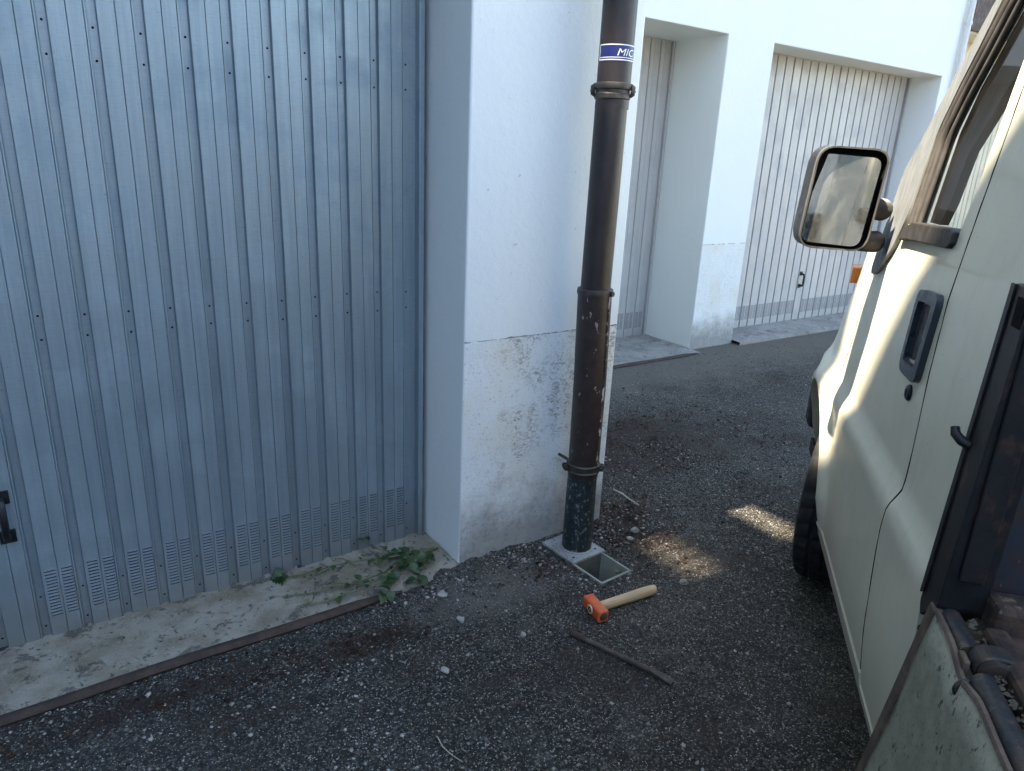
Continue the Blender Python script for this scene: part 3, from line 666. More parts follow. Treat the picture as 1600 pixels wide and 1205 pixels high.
m_ = MB(); m_.lathe([(.062,.017),(.066,.0175),(.064,.022),(.0605,.023)], 32, (.0045+.004,.068,0)); m_.build('pipe_collar', 'gully', pl_, smooth=40)

# ------------------------------------------------------------------ hammer and chisel
def on(x, y): return float(ground_h(x, y))
HM = (1.452, 1.532); hd = Vector((1.727-1.452, 1.512-1.532, 0)); hrz = math.atan2(hd.y, hd.x)
ham = empty('club_hammer', (HM[0], HM[1], on(*HM)+.006), hrz); tag(ham, 'orange headed club hammer with pale wooden handle on the asphalt', 'hammer')
bm = bmesh.new(); bmesh.ops.create_cube(bm, size=1.0)
for v in bm.verts: v.co = Vector((v.co.x*.042, v.co.y*.108, v.co.z*.043+.0215))
long_e = [e for e in bm.edges if abs((e.verts[0].co-e.verts[1].co).y) > .05]
bmesh.ops.bevel(bm, geom=long_e, offset=.008, segments=2, profile=.5, affect='EDGES')
end_e = [e for e in bm.edges if abs(abs(e.verts[0].co.y)-.054) < 1e-4 and abs(abs(e.verts[1].co.y)-.054) < 1e-4]
bmesh.ops.bevel(bm, geom=end_e, offset=.006, segments=2, profile=.6, affect='EDGES')
me = bpy.data.meshes.new('head'); bm.to_mesh(me); bm.free(); me.materials.append(M['orange'])
ho = bpy.data.objects.new('head', me); COL.objects.link(ho); ho.parent = ham; ho.rotation_euler = (0,0,math.radians(-6))
mb = MB(); mb.lathe([(.0,-.0545),(.014,-.0545),(.0155,-.0535)], 20, (0,0,.0215), 'y'); mb.build('striking_face', 'steel_dark', ho, smooth=40)
mb = MB(); L = []
for i in range(15):
    t = i/14; L.append((.018+t*.247, 0, .0215-.003*t))
rr = [.0150,.0152,.0153,.0154,.0155,.0156,.0158,.0160,.0162,.0164,.0166,.0167,.0166,.0162,.0140]
mb.tube(L, [q*1.13 for q in rr], 18, sq=(.86,1.08)); mb.build('handle', 'wood', ham, smooth=50)
mb = MB(); mb.lathe([(0,-.0235),(.0130,-.0235),(.0130,-.020)], 20, (0,0,.0225), 'x'); mb.build('handle_end', 'wood', ho, smooth=35)
mb = MB(); mb.lathe([(.0050,-.0245),(.0082,-.0245),(.0082,-.022),(.0050,-.022)], 20, (0,0,.0225), 'x', True); mb.build('wedge_ring', 'slot', ho, smooth=35)
mb = MB(); mb.lathe([(.0128,-.0240),(.0158,-.0240),(.0158,-.020),(.0128,-.020)], 20, (0,0,.0225), 'x', True); mb.build('eye_ring', 'steel_ring', ho, smooth=35)
C0 = Vector((1.306,1.484,0)); C1 = Vector((1.430,1.146,0)); cd = (C1-C0); cl_ = cd.length
ch = empty('chisel', (C0.x, C0.y, on(C0.x,C0.y)+.004), math.atan2(cd.y, cd.x)); tag(ch, 'long dark steel chisel lying on the asphalt below the hammer', 'chisel')
mb = MB(); mb.tube([(.055,0,.009),(.07,0,.009),(cl_*.62,0,.009),(cl_*.8,0,.010)], [.0078,.0082,.0085,.0088], 8); mb.build('shaft', 'steel_dark', ch, smooth=20)
mb = MB(); mb.tube([(-.004,0,.010),(0,0,.010),(.012,0,.010),(.045,0,.009),(.060,0,.009)], [.009,.0125,.0118,.0100,.0080], 10); mb.build('struck_end', 'rail', ch, smooth=30)
mb = MB(); mb.prism([(cl_*.79,-.008),(cl_*.9,-.012),(cl_,-.0135),(cl_,.0135),(cl_*.9,.012),(cl_*.79,.008)], lambda x,y: (x,y,.003+.004*(cl_-x)/(.21*cl_)*0), lambda x,y: (x,y,.007+.009*(cl_-x)/(.21*cl_))); mb.build('blade', 'steel_dark', ch)

# ------------------------------------------------------------------ flatbed truck (local x = forward, y = left)
TA = math.radians(40.2); tu = Vector((math.cos(TA), math.sin(TA), 0)); tn = Vector((-math.sin(TA), math.cos(TA), 0))
TB = Vector((.7, -1.4, 0)); tl = tu*TB.x + tn*TB.y
truck = empty('flatbed_truck', tl, TA); OFF[truck] = TB
tag(truck, 'cream flatbed truck with its rusty side board hanging open', 'truck')
ZP = [.2,.30,.37,.5,.7,.770,.790,.835,.86,1.1,1.25,1.36,2.0]; CP = [-.035,-.024,-.014,-.010,-.004,.001,.002,-.017,-.019,-.022,-.028,-.040,-.115]
WC, WR = (2.74, .345), .40          # wheel arch centre and radius
def cs(s, z):
    c = -.45 + float(np.interp(z, ZP, CP))
    if s > 2.35: c -= (s-2.35)**2*float(np.interp(z, [.75,.89,1.01,1.24,1.4],[.06,.12,.16,.30,.34]))
    if s > 2.95: c -= (s-2.95)**2*1.2
    r = math.hypot(s-WC[0], z-WC[1])
    if z > .3: c += .026*math.exp(-((r-WR-.012)/.040)**2)*min(1,max(0,(z-.33)/.12))
    return c
LEFT = lambda s, z, d=0.0: (s, cs(s,z)-d, z)
RIGHT = lambda s, z, d=0.0: (s, -2.8-cs(s,z)+d, z)
def inpoly(p, poly):
    x, y = p; ins = False; n = len(poly)
    for i in range(n):
        (x1,y1),(x2,y2) = poly[i], poly[i-1]
        if (y1 > y) != (y2 > y) and x < (x2-x1)*(y-y1)/(y2-y1)+x1: ins = not ins
    return ins
def dens(poly, st=.02, closed=True):
    out = []; n = len(poly)
    for i in range(n if closed else n-1):
        a = Vector(poly[i]); b = Vector(poly[(i+1) % n]); k = max(1, int((b-a).length/st))
        out += [tuple(a.lerp(b, j/k)) for j in range(k)]
    if not closed: out.append(tuple(poly[-1]))
    return out
def round_path(poly, r, closed=True, n=4):
    out = []; m = len(poly)
    for i in range(m):
        if not closed and i in (0, m-1): out.append(tuple(poly[i])); continue
        p = Vector(poly[i]); a = Vector(poly[i-1]); b = Vector(poly[(i+1) % m])
        la, lb = min(r,(a-p).length*.45), min(r,(b-p).length*.45); s = p+(a-p).normalized()*la; e = p+(b-p).normalized()*lb
        for k in range(n+1):
            t = k/n; out.append(tuple(s.lerp(p,t).lerp(p.lerp(e,t),t)))
    return out
def panel(name, m, parent, outer, holes=(), fn=LEFT, st=.03, rim=.02, lift=0.0, smooth=40, back=False, refine=.02):
    """skin panel cut to an outline, with its edges folded inwards"""
    outer = dens(outer, refine); holes = [dens(h, refine) for h in holes]; pts = []; edges = []
    for lp in [outer]+holes:
        k = len(pts); pts += lp; edges += [(k+i, k+(i+1) % len(lp)) for i in range(len(lp))]
    nb_ = len(pts); lo = np.min(outer, 0); hi = np.max(outer, 0); bnd = np.array(pts)
    for s in np.arange(lo[0]+st/2, hi[0], st):
        for z in np.arange(lo[1]+st/2, hi[1], st):
            if inpoly((s,z), outer) and not any(inpoly((s,z), h) for h in holes) and np.min(np.hypot(bnd[:,0]-s, bnd[:,1]-z)) > st*.45: pts.append((s,z))
    vs, es, fs, *_ = geometry.delaunay_2d_cdt([Vector(p) for p in pts], edges, [], 0, 1e-6)
    V = [fn(v.x, v.y, -lift) for v in vs]; Fc = []
    for f in fs:
        c = sum((vs[i] for i in f), Vector((0,0)))/3
        if inpoly(c, outer) and not any(inpoly(c, h) for h in holes): Fc.append(tuple(f))
    mb = MB(); mb.add(V, Fc)
    if rim:
        for lp in [outer]+holes:
            n = len(lp); a = [fn(p[0],p[1],-lift) for p in lp]; b = [fn(p[0],p[1],rim-lift) for p in lp]
            mb.add(a+b, [(i,(i+1) % n,n+(i+1) % n,n+i) for i in range(n)])
            if back: pass
        if back: mb.add([fn(v.x,v.y,rim-lift) for v in vs], Fc)
    return mb.build(name, m, parent, smooth=smooth)
SEAM = round_path([(1.575,.375),(1.612,.45),(1.632,.62),(1.639,.715),(1.600,.800),(1.592,.88),(1.612,1.078),(1.628,1.255),(1.638,1.40),(1.648,1.60),(1.665,1.90)], .05, False)
def arch(a0, a1, r=WR, n=24): return [(WC[0]+r*math.cos(math.radians(a0+(a1-a0)*i/n)), WC[1]+r*math.sin(math.radians(a0+(a1-a0)*i/n))) for i in range(n+1)]
FSEAM = [(2.300,1.235),(2.368,1.197),(2.405,1.08),(2.445,.96),(2.505,.87),(2.56,.80)]
WIN = round_path([(2.085,1.362),(1.705,1.374),(1.700,1.50),(1.705,1.74),(1.722,1.88),(1.90,1.885),(1.975,1.78),(2.035,1.70),(2.090,1.60)], .03)
gap = .0035
door_out = [(s+gap, z) for s, z in SEAM] + [(1.93,1.925),(2.02,1.815),(2.12,1.68),(2.19,1.58),(2.22,1.40)] + [(s-gap,z) for s,z in FSEAM] + arch(122,176)[0:] + [(2.32,.375)]
cab = panel('cab_side', 'paint', truck, [(1.285,.345),(1.56,.345),(1.568,.368)] + [(s-gap,z) for s,z in SEAM[1:]] + [(1.668,1.955),(1.285,1.955)], rim=.035)
door = panel('door', 'paint', truck, door_out, [WIN], rim=.030)
fend = panel('fender', 'paint', truck, [(s+gap,z) for s,z in FSEAM] + arch(119,2) + [(3.26,.36),(3.26,.98),(3.10,1.10),(2.80,1.215),(2.55,1.275),(2.32,1.300)], rim=.03)
panel('sill', 'paint', truck, [(1.285,.322),(2.345,.322),(2.345,.368),(1.57,.368),(1.56,.342),(1.285,.342)], rim=.05, lift=.004)
# dark inner door edge so the shut lines read dark
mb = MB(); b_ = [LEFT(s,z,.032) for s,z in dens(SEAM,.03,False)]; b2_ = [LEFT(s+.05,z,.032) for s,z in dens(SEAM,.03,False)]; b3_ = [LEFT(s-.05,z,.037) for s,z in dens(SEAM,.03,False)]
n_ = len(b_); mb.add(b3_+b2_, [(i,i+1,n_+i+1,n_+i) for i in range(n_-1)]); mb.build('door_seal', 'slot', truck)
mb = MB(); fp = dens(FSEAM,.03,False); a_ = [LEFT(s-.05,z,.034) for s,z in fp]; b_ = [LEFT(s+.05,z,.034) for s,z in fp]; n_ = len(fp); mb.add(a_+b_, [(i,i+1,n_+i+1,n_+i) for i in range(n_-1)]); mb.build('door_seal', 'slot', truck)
for path in (SEAM, FSEAM):
    mb = MB(); mb.tube([LEFT(s_,z_,.0035) for s_,z_ in dens(path,.02,False)], [.0040+.0012*random.random() for _ in dens(path,.02,False)], 7); mb.build('shut_line_seal', 'slot', truck, smooth=60)
# lock and handle
def plate(poly, d0, d1): mb = MB(); mb.prism(poly, lambda s,z: LEFT(s,z,-d1), lambda s,z: LEFT(s,z,-d0)); return mb
HO = round_path([(1.800,1.252),(1.648,1.262),(1.655,1.062),(1.800,1.060)], .028)
HI = round_path([(1.780,1.228),(1.678,1.236),(1.683,1.092),(1.780,1.088)], .012)
hp = panel('door_handle', 'handle_plastic', door, HO, [HI], rim=.030, lift=.014, st=.02, refine=.01)
panel('handle_recess', 'slot', door, HI, rim=.0, lift=-.018, st=.05)
HPAD = round_path([(1.775,1.222),(1.728,1.226),(1.732,1.098),(1.775,1.094)], .008)
panel('handle_paddle', 'black_plastic', door, HPAD, rim=.02, lift=.001, st=.02, refine=.01)
mb = MB(); c = LEFT(1.712,1.028); mb.lathe([(.018,-.004),(.019,.004),(.015,.008),(.0,.009)], 18, c, 'y'); lk = mb.build('door_lock', 'black_plastic', door, smooth=40)
mb = MB(); mb.box((c[0]-.002,c[1]+.0085,c[2]-.008),(c[0]+.002,c[1]+.0105,c[2]+.008)); mb.build('key_slot', 'hinge', lk)
# window: rubber frame, glass, sill strip, dark inner trim, mirror sail
GL = round_path([(2.070,1.378),(1.716,1.388),(1.712,1.50),(1.716,1.735),(1.732,1.868),(1.893,1.872),(1.965,1.77),(2.022,1.692),(2.074,1.594)], .02)
wg = panel('door_window', 'glass', door, [(s,z) for s,z in WIN], rim=0, lift=-.012, st=.05)
def seal(path, r, d, m='seal', closed=False, name='window_seal', par=None):
    pts = [LEFT(s,z,d) for s,z in path]
    if closed: pts += [pts[0], pts[1]]
    mb = MB(); mb.tube(pts, r, 8); return mb.build(name, m, par or wg, smooth=50)
seal(dens(round_path([(2.082,1.375),(2.086,1.595),(2.033,1.695),(1.972,1.775),(1.90,1.878)],.03,False),.03,False), .013, -.002)
seal(dens(round_path([(2.055,1.375),(2.058,1.590),(2.007,1.683),(1.950,1.757),(1.872,1.865)],.03,False),.03,False), .0095, -.004)
seal(dens(round_path([(2.035,1.375),(2.036,1.583),(1.988,1.670),(1.930,1.745),(1.85,1.858)],.03,False),.03,False), .0075, .002)
mb = MB(); poly = [(2.125,1.330),(2.128,1.362),(2.05,1.384),(1.73,1.394),(1.705,1.388),(1.702,1.364),(1.72,1.352),(2.06,1.338)]
mb.prism(poly, lambda s,z: LEFT(s,z,-.013), lambda s,z: LEFT(s,z,.012)); mb.build('window_sill_strip', 'seal_dark', wg, bevel=.004, seg=2)
panel('inner_pillar_trim', 'trim_blue', door, [(2.06,1.385),(1.975,1.385),(1.953,1.437),(1.945,1.555),(1.844,1.675),(1.761,1.779),(1.715,1.87),(1.90,1.87),(2.03,1.70),(2.07,1.6)], rim=.02, lift=-.030, st=.05)
SAIL = round_path([(2.338,1.205),(2.322,1.40),(2.325,1.505),(2.25,1.575),(2.128,1.722),(2.035,1.826),(1.955,1.915),(1.915,1.915),(1.988,1.79),(2.047,1.708),(2.103,1.605),(2.118,1.40),(2.155,1.318),(2.26,1.225)], .035)
sail = panel('mirror_sail', 'sail', truck, SAIL, rim=.022, lift=.013, st=.03)
mb = MB(); pts = [LEFT(s,z,.004) for s,z in dens([(2.345,1.25),(2.340,1.505),(2.262,1.585),(2.14,1.732),(2.045,1.838),(1.965,1.93)],.03,False)]; mb.tube(pts, .010, 8); mb.build('pillar_gutter', 'black_plastic', truck, smooth=50)
# wing mirror
mir = empty('wing_mirror', (0,0,0)); mir.parent = truck; MC = Vector((2.125,-.318,1.427)); mir.location = MC-TB; mir.rotation_euler = (math.radians(1.5), math.radians(-2), math.radians(13)); OFF[mir] = Vector((0,0,0))
RRect = lambda w, h, r, k=0.0: round_path([(-w/2-k,-h/2),(w/2-k,-h/2),(w/2+k,h/2),(-w/2+k,h/2)], r, n=6)
def ringprism(mb, polys):   # polys: list of (poly2d(y,z), x) joined in order
    n = len(polys[0][0]); V = [(x,y,z) for p, x in polys for y, z in p]
    Fc = [(i*n+j,i*n+(j+1) % n,(i+1)*n+(j+1) % n,(i+1)*n+j) for i in range(len(polys)-1) for j in range(n)]
    mb.add(V, Fc)
W_, H_ = .186, .266
mb = MB(); A = RRect(W_,H_,.045,-.004); B = RRect(W_-.007,H_-.007,.042,-.004); Cc = RRect(W_*.93,H_*.95,.045,-.004); D = RRect(W_*.7,H_*.75,.045)
ringprism(mb, [(B,.012),(B,-.004),(A,-.004),(A,.05),(Cc,.078),(D,.090)]); mb.add([(.090,y,z) for y,z in D], [tuple(range(len(D)))]); mb.build('housing', 'black_plastic', mir, smooth=40)
mb = MB(); A2 = RRect(W_+.0015,H_+.0015,.0455,-.004); ringprism(mb, [(B,-.006),(B,-.008),(A2,-.008),(A2,.003),(A,.003)]); mb.build('rim', 'mirror_rim', mir, smooth=40)
mb = MB(); mb.add([(.012,y,z) for y,z in B], [tuple(range(len(B)))]); mb.build('backing', 'slot', mir)
gl = MB(); G_ = [(y,z) for y,z in RRect(W_-.034,H_-.034,.026,-.004)]; G_ = [p for p in G_]
gl.add([(-.003,y,z) for y,z in G_]+[(.003,y,z) for y,z in G_], [tuple(range(len(G_)))]+[(i,(i+1) % len(G_),len(G_)+(i+1) % len(G_),len(G_)+i) for i in range(len(G_))])
go = gl.build('mirror_glass', 'mirror', mir); go.location = (.002,.004,-.004); go.rotation_euler = (math.radians(1), math.radians(2.0), math.radians(-9.5))
for zc, y0 in ((1.408,-.398),(1.318,-.400)):          # ribbed rubber boots on the two arms
    mb = MB(); a = Vector((2.150,y0,zc)); b = Vector((2.235,-.478,zc-.008)); pts = []; rs = []
    for k in range(25):
        t = k/24; pts.append(a.lerp(b,t)); rs.append(.0235+.0035*(1 if k % 2 else -1)+.004*t)
    mb.tube([p-MC for p in pts], rs, 16)
    ab = mb.build('arm_boot', 'seal_dark', mir, smooth=30)
mb = MB(); mb.tube([Vector((2.20,-.43,1.408))-MC,Vector((2.26,-.50,1.40))-MC], .014, 10); mb.build('arm', 'black_plastic', mir, smooth=40)
# orange repeater on the front corner
mb = MB(); p = Vector((2.90,-.552,1.135)); mb.prism(round_path([(-.035,-.032),(.05,-.032),(.05,.032),(-.035,.032)],.012), lambda s,z: (p.x+s,p.y+.045-.25*max(0,s),p.z+z), lambda s,z: (p.x+s,p.y-.03,p.z+z)); mb.build('indicator_lamp', 'orange_lens', truck, bevel=.004)
# rest of the cab shell
panel('cab_side', 'paint', truck, [(1.285,.345),(2.33,.345),(2.345,.42)]+arch(176,2)+[(3.26,.36),(3.26,.98),(3.10,1.10),(2.80,1.215),(2.55,1.275),(2.345,1.30),(2.26,1.575),(1.96,1.915),(1.94,1.955),(1.285,1.955)],
      [round_path([(2.14,1.36),(1.70,1.37),(1.71,1.88),(1.90,1.885),(2.14,1.60)],.03)], fn=RIGHT, st=.06, rim=.03, refine=.04)
panel('door_window', 'glass', truck, round_path([(2.14,1.36),(1.70,1.37),(1.71,1.88),(1.90,1.885),(2.14,1.60)],.03), fn=RIGHT, st=.2, rim=0, lift=-.012)
mb = MB(); ns_, nc_ = 10, 14; V = []
for i in range(ns_+1):
    s = 1.285+(1.965-1.285)*i/ns_
    for j in range(nc_+1):
        t = j/nc_*2-1; c = -1.4-t*(.845); V.append((s,c,1.95+.07*(1-t*t)+.025*math.sin(math.pi*i/ns_)))
mb.add(V, [(i*(nc_+1)+j,(i+1)*(nc_+1)+j,(i+1)*(nc_+1)+j+1,i*(nc_+1)+j+1) for i in range(ns_) for j in range(nc_)])
ro = mb.build('roof', 'paint', truck, smooth=60); sm_ = ro.modifiers.new('thick','SOLIDIFY'); sm_.thickness = .03
def loft(name, m, rows, smooth=60, par=truck):
    mb = MB(); n = len(rows[0]); mb.add([p for r in rows for p in r], [(i*n+j,(i+1)*n+j,(i+1)*n+j+1,i*n+j+1) for i in range(len(rows)-1) for j in range(n-1)]); return mb.build(name, m, par, smooth=smooth)
row = lambda s, z, w, bow: [(s+bow*(1-(t)**2), -1.4-w*t, z) for t in np.linspace(-1,1,11)]
loft('windscreen', 'glass', [row(2.60,1.285,.80,.10), row(2.30,1.60,.815,.08), row(1.985,1.935,.80,.05)])
loft('cowl', 'paint', [row(3.26,.985,.70,.06), row(3.10,1.10,.76,.08), row(2.80,1.215,.84,.10), row(2.60,1.28,.86,.10), row(2.54,1.275,.87,.10)])
loft('front_panel', 'paint', [row(3.27,.36,.72,.06), row(3.30,.60,.74,.06), row(3.30,.80,.74,.06), row(3.26,.985,.70,.06)])
mb = MB(); mb.tube([(2.60,-2.20,1.28),(2.27,-2.24,1.60),(1.965,-2.24,1.94)], .035, 10); mb.build('windscreen_pillar', 'black_plastic', truck, smooth=50)
mb = MB(); mb.tube([(2.56,-.560,1.29),(2.28,-.555,1.60),(1.975,-.560,1.93)], .012, 10); mb.build('windscreen_pillar', 'trim_blue', truck, smooth=50)
mb = MB(); mb.box((3.30,-2.28,.36),(3.42,-.52,.56)); mb.build('bumper', 'black_plastic', truck, bevel=.03)
for c in (-.72,-2.08):
    mb = MB(); mb.box((3.32,c-.13,.64),(3.375,c+.13,.82)); mb.build('headlight', 'white_lens', truck, bevel=.02)
mb = MB(); mb.box((3.33,-1.90,.64),(3.37,-.90,.82)); gr = mb.build('grille', 'black_plastic', truck)
for k in range(5):
    mb = MB(); mb.box((3.36,-1.89,.655+.034*k),(3.38,-.91,.667+.034*k)); mb.build('slat', 'black_plastic', gr)
mb = MB(); mb.box((1.285,-2.30,.345),(1.315,-.51,1.955)); mb.build('cab_back', 'paint', truck)
mb = MB(); mb.box((1.30,-2.29,.30),(3.2,-.53,.36)); mb.build('cab_floor', 'black_plastic', truck)
mb = MB(); mb.prism([(2.10,1.0),(2.10,1.27),(2.30,1.315),(2.60,1.285),(2.60,1.0)], lambda s,z: (s,-.54,z), lambda s,z: (s,-2.26,z)); mb.build('dashboard', 'interior', truck, bevel=.015)
mb = MB(); ctr = Vector((1.93,-.86,1.285)); ax = Vector((-.55,0,.83)).normalized(); e1 = Vector((0,1,0)); e2 = ax.cross(e1)
mb.tube([ctr+(e1*math.cos(t)+e2*math.sin(t))*.20 for t in np.linspace(0,2*math.pi,41)], .013, 8, False); sw = mb.build('steering_wheel', 'black_plastic', truck, smooth=50)
mb = MB(); mb.tube([ctr-e1*.19,ctr-ax*.03,ctr+e1*.19], [.012,.03,.012], 8); mb.tube([ctr-ax*.02,ctr-ax*.35], .022, 8); mb.build('spoke', 'black_plastic', sw, smooth=50)
for c in (-.86,-1.75):
    mb = MB(); mb.box((1.50,c-.24,.75),(1.98,c+.24,.90)); mb.build('seat', 'trim_blue', truck, bevel=.04)
    mb = MB(); mb.prism([(1.40,.85),(1.52,.85),(1.44,1.50),(1.34,1.50)], lambda s,z: (s,c-.24,z), lambda s,z: (s,c+.24,z)); mb.build('seat_back', 'trim_blue', truck, bevel=.03)
# wheel housing (dark) and wheels
mb = MB(); V = []
for rr_, c in ((WR+.0,-.475),(WR-.0,-.78)):
    V += [(s,min(c,cs(s,z)-.035),z) for s,z in arch(180,0,rr_)]
n_ = 25; mb.add(V, [(j,j+1,n_+j+1,n_+j) for j in range(24)]); mb.build('wheel_housing', 'slot', truck, smooth=60)
mb = MB(); mb.box((2.33,-.80,.30),(3.16,-.76,1.0)); mb.build('inner_wing', 'slot', truck)
mb = MB(); mb.box((2.32,-.78,.30),(2.345,-.50,.62)); mb.build('inner_wing', 'slot', truck)
def wheel(pos, steer, R=.335, Wd=.20):
    e = empty('wheel'); e.parent = truck; e.location = Vector(pos)-TB; e.rotation_euler = (0,0,steer); OFF[e] = Vector((0,0,0))
    n = 72; hw = Wd/2
    prof = [(R*.62,-hw*.80),(R*.74,-hw*.98),(R*.88,-hw*1.02),(R*.95,-hw*.95),(R*.985,-hw*.82),(R,-hw*.55),(R-.010,-hw*.50),(R-.010,-hw*.44),(R,-hw*.38),(R,-hw*.08),(R-.010,-hw*.05),(R-.010,hw*.05),(R,hw*.08),(R,hw*.38),(R-.010,hw*.44),(R-.010,hw*.50),(R,hw*.55),(R*.985,hw*.82),(R*.95,hw*.95),(R*.88,hw*1.02),(R*.74,hw*.98),(R*.62,hw*.80)]
    mb = MB(); V = []
    for i, (r, h) in enumerate(prof):
        for k in range(n*2):
            rr_ = r - (.009 if (k % 4 == 0 and r > R*.94 and r > R-.008) else 0)
            a = 2*math.pi*k/(n*2) + (.02*abs(h)/hw if r > R*.94 else 0); V.append((rr_*math.cos(a),h,rr_*math.sin(a)))
    N2 = n*2; mb.add(V, [(i*N2+k,i*N2+(k+1) % N2,(i+1)*N2+(k+1) % N2,(i+1)*N2+k) for i in range(len(prof)-1) for k in range(N2)])
    mb.build('tyre', 'tyre', e, smooth=35)
    mb = MB(); mb.lathe([(.02,hw*.55),(.06,hw*.56),(.075,hw*.30),(.14,hw*.25),(.165,hw*.5),(.19,hw*.75),(R*.63,hw*.82),(R*.63,-hw*.8),(.1,-hw*.8)], 40, (0,0,0), 'y'); mb.build('rim', 'rim', e, smooth=35)
    return e
wheel((2.665,-.597,.345), math.radians(-18), .345, .21)
wheel((2.745,-2.195,.335), math.radians(-17)); wheel((-.75,-.66,.335), 0); wheel((-.75,-2.14,.335), 0)
mb = MB(); mb.tube([(2.745,-.7,.335),(2.745,-2.1,.335)], .04, 10); mb.tube([(-.75,-.7,.335),(-.75,-2.1,.335)], .05, 10); mb.build('axle', 'black_plastic', truck, smooth=40)
mb = MB(); mb.box((-2.2,-1.15,.42),(2.3,-1.03,.62)); mb.box((-2.2,-1.77,.42),(2.3,-1.65,.62)); mb.build('chassis_rail', 'black_plastic', truck)
# load bed
def bx(name, m, lo, hi, bev=.004, par=truck): mb = MB(); mb.box(lo, hi); return mb.build(name, m, par, bevel=bev)
post = MB(); post.prism(round_path([(1.272,.765),(1.256,.742),(1.192,.80),(1.192,1.335),(1.205,1.347),(1.268,1.347)],.008), lambda s,z: (s,-.443-.026*(z-.77),z), lambda s,z: (s,-.515-.01*(z-.77),z)); post = post.build('corner_post', 'bed_steel', truck, bevel=.003)
mb = MB(); mb.prism([(1.258,.79),(1.273,.78),(1.270,1.346),(1.255,1.346)], lambda s,z: (s,-.4395-.026*(z-.77),z), lambda s,z: (s,-.4425-.026*(z-.77),z)); mb.build('flange', 'bed_steel', post)
bx('channel_web', 'bed_steel', (1.184,-.500,.86), (1.1915,-.462,1.30), .003, post)
bx('latch_slot', 'slot', (1.2,-.4575,1.285), (1.235,-.4555,1.33), .0, post)
mb = MB(); mb.tube([(1.258,-.452,1.075),(1.262,-.440,1.080),(1.272,-.432,1.088),(1.278,-.431,1.098)], [.0085,.0085,.008,.007], 10); mb.build('rope_hook', 'bed_steel', post, smooth=50)
hb = bx('headboard', 'bed_panel', (1.213,-2.30,.78), (1.243,-.5125,1.30))
for k in range(6): 
    c = -.80-.28*k; bx('rib', 'bed_steel', (1.195,c-.02,.80), (1.2125,c+.02,1.29), .003, hb)
bx('headboard_foot', 'bed_rust', (1.150,-2.30,.785), (1.212,-.5125,.845), .012)
fl = bx('bed_floor', 'bed_rust', (-2.2,-2.30,.745), (1.149,-.535,.800))
bx('floor_edge', 'bed_rust', (-2.2,-.5345,.735), (1.149,-.498,.812), .010)
mb = MB(); mb.tube([(1.195,-.466,.785),(1.090,-.468,.785)], .0185, 14); mb.build('hinge_rod', 'hinge', truck, smooth=40)
mb = MB(); mb.tube([(1.030,-.468,.783),(.10,-.470,.783)], .0185, 14); mb.build('hinge_rod', 'hinge', truck, smooth=40)
kn = MB(); kn.prism(round_path([(-.535,.800),(-.502,.818),(-.470,.814),(-.458,.79),(-.47,.765),(-.535,.76)],.012), lambda c,z: (1.086,c,z), lambda c,z: (1.050,c,z)); kn = kn.build('hinge_knuckle', 'hinge', truck, bevel=.003)
mb = MB(); mb.lathe([(.0,0),(.022,0),(.024,-.006),(.020,-.012),(.012,-.014),(0,-.012)], 18, (1.049,-.487,.792), 'x'); mb.build('pin_head', 'bed_rust', kn, smooth=40)
mb = MB(); mb.tube([Vector((1.030,-.452,.765))+Vector((0,math.cos(t)*.016,math.sin(t)*.016)) for t in np.linspace(0,2*math.pi,17)], .005, 8, False); mb.build('ring', 'hinge', kn, smooth=50)
bx('strap', 'drop_edge', (1.052,-.456,.70), (1.082,-.446,.80), .003, kn)
# hanging side board
mb = MB(); top = []; 
ss = list(np.arange(1.185,.60,-.018))+list(np.arange(.6,-2.2,-.14))
zt = lambda s: .792 - .018*math.exp(-((s-1.035)/.045)**2) - .010*float(sstep(s,1.02,.85))
V = []
for s in ss:
    for t in np.linspace(0,1,9):
        z = zt(s)*(1-t)+.365*t; c = -.447+.055*((.792-z)/.427) + (.006*math.sin(t*9) if t > 0 else 0)*.3
        V.append((s,c,z))
n9 = 9; mb.add(V, [(i*n9+j,(i+1)*n9+j,(i+1)*n9+j+1,i*n9+j+1) for i in range(len(ss)-1) for j in range(8)])
db = mb.build('side_board', 'drop', truck, smooth=40); so_ = db.modifiers.new('thick','SOLIDIFY'); so_.thickness = .012; so_.offset = 0
mb = MB(); mb.prism([(1.212,.800),(1.186,.797),(1.183,.363),(1.209,.360)], lambda s,z: (s,-.447+.055*((.792-z)/.427)+.010,z), lambda s,z: (s,-.447+.055*((.792-z)/.427)-.014,z)); mb.build('board_edge', 'drop_edge', db, bevel=.003)
mb = MB(); pts = [(s,-.447+.0025,zt(s)+.003) for s in ss if s > -.3]; mb.tube(pts, .006, 6); mb.build('board_lip', 'drop_edge', db, smooth=50)
mb = MB(); mb.tube([(1.214,-.442,.735),(1.226,-.442,.735)], .008, 10); mb.build('rivet', 'slot', db, smooth=40)
bx('side_board', 'drop', (-2.2,-2.35,.80), (1.18,-2.32,1.2)); bx('tail_board', 'drop', (-2.25,-2.30,.80), (-2.22,-.50,1.2))
